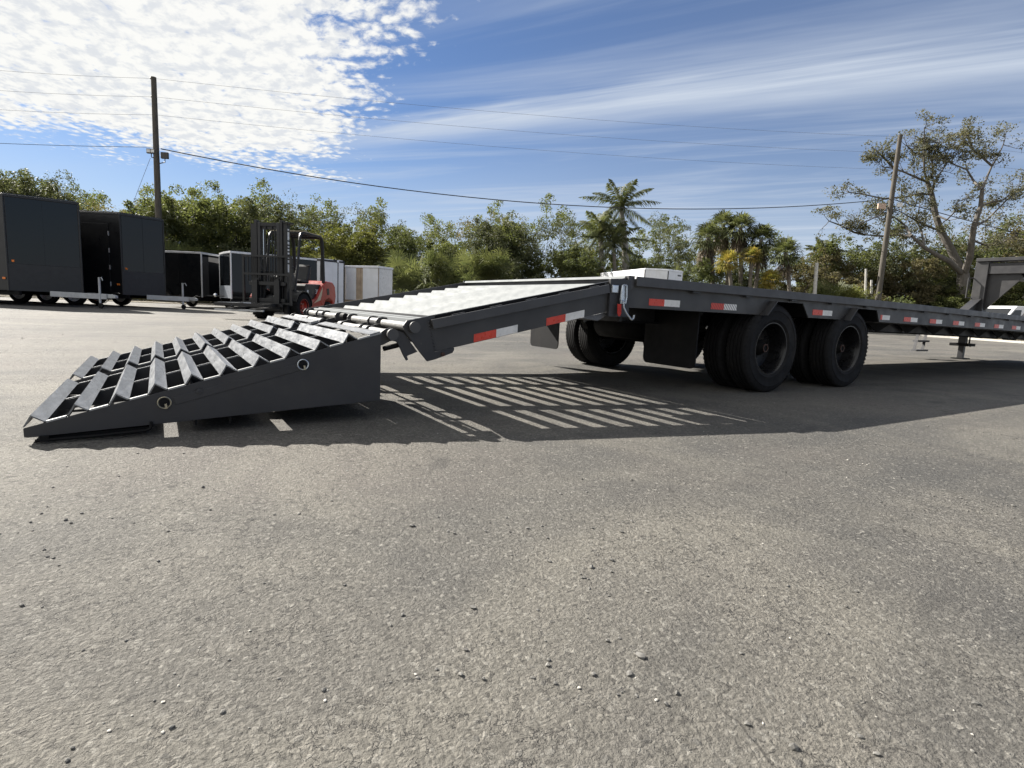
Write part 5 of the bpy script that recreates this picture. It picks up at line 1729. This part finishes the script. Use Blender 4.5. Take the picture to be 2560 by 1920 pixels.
def palm(label, px, top, depth, kind, seed, lean=0.0, trunk_r=.17, mat='palm_green', size=1.0, bark='palm_bark', skirt=0, top_frac=.8):
    rs = np.random.RandomState(seed)
    b = gp(px - lean, depth)
    tp = at(px, top, depth)
    t = thing('palm_tree', label, 'palm tree', b, group='palms behind the flatbed')
    H = tp[2] - size * (1.1 if kind == 'fan' else 1.7)
    q = at(px, top, depth) - b
    cx_, cy_ = q[0], q[1]
    pts = [(cx_ * f * f, cy_ * f * f, H * f) for f in (0, .2, .4, .6, .8, 1.0)]
    rr = [trunk_r * k for k in ((1.15, 1.0, .95, .95, .95, .85) if kind == 'fan' else (1.25, 1.1, 1.15, 1.05, .85, .55))]
    MB().tube(pts, rr, 12).build('trunk', M[bark], t, True)
    o = Vector((cx_, cy_, H))
    out, dead = [], []
    if kind == 'fan':
        n = 34
        for k in range(n):
            a = k * 2.39996 + rs.uniform(-.2, .2)
            el = R(82 - 125 * (k / n) ** .85)
            d = Vector((math.cos(a) * math.cos(el), math.sin(a) * math.cos(el), math.sin(el)))
            fan_leaf(rs, o + Vector((0, 0, -.1)), d, .55 * size, .78 * size, out, .5)
        for k in range(skirt):
            a = k * 2.39996
            d = Vector((math.cos(a) * .45, math.sin(a) * .45, -.9))
            fan_leaf(rs, o + Vector((0, 0, -.25 - .9 * rs.uniform(0, 1) * size)), d, .35 * size, .7 * size, dead, .5, 9)
    else:
        n = 18
        for k in range(n):
            a = k * 2.39996
            f = k / (n - 1)
            el = R(86 - 70 * f / .7) if f < .7 else R(10 - 55 * (f - .7) / .3)
            d = Vector((math.cos(a) * math.cos(el), math.sin(a) * math.cos(el), math.sin(el)))
            pinnate(rs, o, d, (2.5 if f < .7 else 1.9) * size * rs.uniform(.88, 1.1), out, lf=.56 * size)
        MB().tube([(cx_, cy_, H - .1), (cx_, cy_, H + .55 * size)], [trunk_r * .6, trunk_r * .4], 10).build('crownshaft', M['leaf_green'], t, True)
    V = np.array([[tuple(p) for p in qd] for qd in out])
    link('fronds', quads_mesh('fronds', V, M[mat]), t)
    if dead:
        V = np.array([[tuple(p) for p in qd] for qd in dead])
        link('dead_fronds', quads_mesh('dead_fronds', V, M['palm_dead']), t)
    return t


palm('tallest feather palm with pale trunk above the flatbed corner', 1558, 440, 46, 'pin', 1, -4, .27, size=1.38, bark='royal_bark')
palm('shorter feather palm just left of the tallest palm', 1504, 512, 45, 'pin', 2, 2, .22, size=1.2, bark='royal_bark')
palm('small feather palm crown low in front of the tallest palm', 1538, 540, 44.5, 'pin', 12, 4, .15, size=1.2, bark='palm_bark')
palm('cabbage palm with brown skirt at the left of the palm group', 1774, 548, 48, 'fan', 3, -6, .19, skirt=40, size=1.36)
palm('tallest cabbage palm at the back of the palm group', 1812, 520, 50, 'fan', 4, -2, .18, skirt=40, size=1.3)
palm('tall cabbage palm with shaggy skirt in the middle of the palm group', 1856, 524, 49, 'fan', 5, 12, .18, skirt=54, size=1.36)
palm('cabbage palm with leaning trunk right of the shaggy one', 1908, 552, 48, 'fan', 6, 30, .18, skirt=34, size=1.4)
palm('small yellow-leaved palm in front of the palm group', 1825, 618, 45, 'fan', 7, 0, .15, 'palm_yellow', 1.0)
palm('orange-yellow palm crown left of the leaning palm', 1882, 610, 45.5, 'fan', 8, 16, .15, 'palm_yellow', .8)
palm('green cabbage palm standing apart right of the palm group', 1968, 586, 46, 'fan', 9, -2, .16, skirt=16, size=1.3)
palm('low yellow palm drooping beside the lone cabbage palm', 1930, 668, 44.5, 'fan', 10, 6, .12, 'palm_yellow', .9)
palm('distant feather palm left of the leaning pole', 2062, 590, 54, 'pin', 11, 0, .2, size=.9, bark='palm_bark')
palm('cabbage palm crown beside the dark utility pole', 392, 500, 37.5, 'fan', 13, 0, .17, skirt=18, size=1.15)
palm('leafy palm low behind the palm trunks', 1600, 640, 46, 'fan', 15, 0, .12, size=1.2)


# ---- palmetto clumps
def palmetto(label, px, top, depth, seed, size=1.0, mat='palm_green'):
    rs = np.random.RandomState(seed)
    b = gp(px, depth)
    h = at(px, top, depth)[2]
    t = thing('palmetto_clump', label, 'palmetto', b, group='palmettos along the hedge')
    out = []
    for k in range(70):
        a = rs.uniform(0, 6.28)
        r_ = rs.uniform(.1, 1.0) * size
        el = R(rs.uniform(10, 80))
        o = Vector((r_ * math.cos(a), r_ * math.sin(a), h * rs.uniform(.15, .62)))
        d = Vector((math.cos(a) * math.cos(el), math.sin(a) * math.cos(el), math.sin(el)))
        fan_leaf(rs, o, d, .45 * h * .4, .22 * h + .25, out, .45, 21, .030)
    link('fronds', quads_mesh('fronds', np.array([[tuple(p) for p in q] for q in out]), M[mat]), t)
    mb = MB()
    for k in range(6):
        a = k * 1.05
        mb.tube([(.2 * math.cos(a), .2 * math.sin(a), 0), (.5 * size * math.cos(a), .5 * size * math.sin(a), h * .5)], [.09, .05], 6)
    mb.build('stem', M['palm_bark'], t)['kind'] = 'stuff'


palmetto('palmetto clump at the foot of the hedge just right of the white cabinet', 1020, 608, 38, 31, 1.6)
palmetto('palmetto clump against the hedge behind the upper dovetail', 1150, 618, 39, 32, 1.7)
palmetto('pale palmetto clump behind the dovetail top corner', 1235, 610, 40, 33, 1.8)
palmetto('dark palmetto clump behind the white trailer roof', 1640, 645, 45, 34, 1.5)
palmetto('bright palmetto clump behind the flatbed wheels', 2105, 705, 46, 35, 1.3, 'leaf_lime')
palmetto('green palmetto clump right of the concrete post', 2068, 690, 47, 36, 1.5)
palmetto('palmetto clump at the foot of the dark utility pole', 440, 590, 37, 37, 1.2)

# ---- the wood behind the front row reads as one mass
rs = np.random.RandomState(17)
C, Rr = [], []
prof_px = [(-80, 470), (60, 455), (200, 520), (330, 545), (420, 510), (560, 505), (700, 525), (800, 560), (950, 570), (1060, 600), (1180, 565), (1290, 560), (1400, 560), (1480, 600), (1600, 590), (1700, 610), (1800, 640), (1960, 660), (2080, 630), (2200, 620), (2330, 630), (2450, 600), (2560, 580), (2700, 570)]
PX, PT = [q[0] for q in prof_px], [q[1] for q in prof_px]
for i in range(2600):
    px = rs.uniform(-80, 2700)
    dep = (rs.uniform(52, 60) if px > 1000 else rs.uniform(46, 53))
    top = np.interp(px, PX, PT) - 22 + 26 * math.sin(px * .045) + 14 * math.sin(px * .11 + 1) + rs.normal(0, 8)
    ht = at(px, top, dep)[2]
    b = gp(px, dep)
    C.append((b[0], b[1], ht * (1 - .95 * rs.uniform(0, 1) ** 1.4)))
    Rr.append(rs.uniform(.3, .75))
wd = link('woodland', quads_mesh('woodland', leaves(rs, np.array(C), np.array(Rr), 72, .19, .85), M['leaf_green']))
wd['kind'] = 'stuff'
wd['label'] = 'olive-green wood behind the front row of trees, reading as one mass'

# ---- undergrowth that nobody could count
rs = np.random.RandomState(5)
C, Rr = [], []
for px in range(-60, 2720, 7):
    dep = 47 + 3 * math.sin(px * .011) + rs.uniform(-1.5, 5) if px > 1100 else (42.5 + rs.uniform(-1.0, 5) if px > 900 else 41.5 + rs.uniform(-1, 4))
    b = gp(px + rs.uniform(-8, 8), dep)
    C.append((b[0], b[1], rs.uniform(.2, 2.3)))
    Rr.append(rs.uniform(.5, 1.1))
ug = link('undergrowth', quads_mesh('undergrowth', leaves(rs, np.array(C), np.array(Rr), 90, .24, .9), M['leaf_dark']))
ug['kind'] = 'stuff'
ug['label'] = 'dark tangled undergrowth along the foot of the trees'
# leaf-litter tufts on the verge edge
C, Rr = [], []
for px in range(-40, 2680, 9):
    dep = (44.5 + rs.uniform(0, 3)) if px > 1800 else (36 + rs.uniform(-2, 6))
    b = gp(px, dep)
    C.append((b[0], b[1], .12))
    Rr.append(rs.uniform(.15, .4))
lt_ = link('weeds', quads_mesh('weeds', leaves(rs, np.array(C), np.array(Rr), 26, .16, .7), M['leaf_brown']))
lt_['kind'] = 'stuff'
lt_['label'] = 'dry weeds along the edge of the yard'

# ---- wire fence behind the cabinet
for i, px in enumerate((985, 1052, 1118, 1184)):
    b = gp(px, 36.5)
    o = MB().tube([b, b + np.array([0, 0, 1.45])], .03, 8).build('fence_post', M['galv'])
    tag(o, '%s slim grey fence post right of the white cabinet' % ('first', 'second', 'third', 'fourth')[i], 'fence post', 'wire fence posts')
for i, zz in enumerate((1.40, .95)):
    o = MB().tube([gp(960, 36.5) + np.array([0, 0, zz]), gp(1080, 36.5) + np.array([0, 0, zz - .03]), gp(1260, 36.5) + np.array([0, 0, zz])], .014, 6).build('fence_wire', M['galv'])
    tag(o, '%s strand of the wire fence right of the white cabinet' % ('upper', 'lower')[i], 'wire')

# ------------------------------------------------------------------ loose stones on the asphalt
def stones(name, mat, n, seed, lo, hi, label):
    rg = random.Random(seed)
    mb = MB()
    ico = [(0, 0, 1), (.89, 0, .45), (.28, .85, .45), (-.72, .53, .45), (-.72, -.53, .45), (.28, -.85, .45), (.72, .53, -.45), (-.28, .85, -.45), (-.89, 0, -.45), (-.28, -.85, -.45), (.72, -.53, -.45), (0, 0, -1)]
    fc = [(0, 1, 2), (0, 2, 3), (0, 3, 4), (0, 4, 5), (0, 5, 1), (1, 6, 2), (2, 7, 3), (3, 8, 4), (4, 9, 5), (5, 10, 1), (6, 7, 2), (7, 8, 3), (8, 9, 4), (9, 10, 5), (10, 6, 1), (11, 7, 6), (11, 8, 7), (11, 9, 8), (11, 10, 9), (11, 6, 10)]
    cl = [(rg.uniform(-3.2, 1.5), rg.uniform(-2.4, -.8)) for _ in range(9)]
    for i in range(n):
        if rg.random() < .35:
            c = rg.choice(cl)
            x, y = rg.gauss(c[0], .12), rg.gauss(c[1], .08)
        else:
            d = .9 + 9 * rg.random() ** 2.2
            a = YAW + rg.uniform(-.80, .80)
            x, y = CAM[0] + d * math.sin(a), CAM[1] + d * math.cos(a)
        s = rg.uniform(lo, hi) * (1 if rg.random() < .9 else 1.7)
        q = [rg.uniform(.7, 1.3) for _ in range(12)]
        rot = rg.uniform(0, 6.28)
        ca_, sa_ = math.cos(rot), math.sin(rot)
        sx, sy, sz = s * rg.uniform(.8, 1.5), s, s * rg.uniform(.5, .8)
        mb.add([(x + (p[0] * sx * ca_ - p[1] * sy * sa_) * k, y + (p[0] * sx * sa_ + p[1] * sy * ca_) * k, sz * .55 + p[2] * sz * k) for p, k in zip(ico, q)], fc)
    o = mb.build(name, mat, recalc=False)
    o['kind'] = 'stuff'
    o['label'] = label


stones('pebbles', M['stone'], 380, 3, .0022, .0050, 'dark loose pebbles scattered over the asphalt')
stones('grit', M['stone_pale'], 110, 8, .0013, .0030, 'pale loose grit scattered over the asphalt')
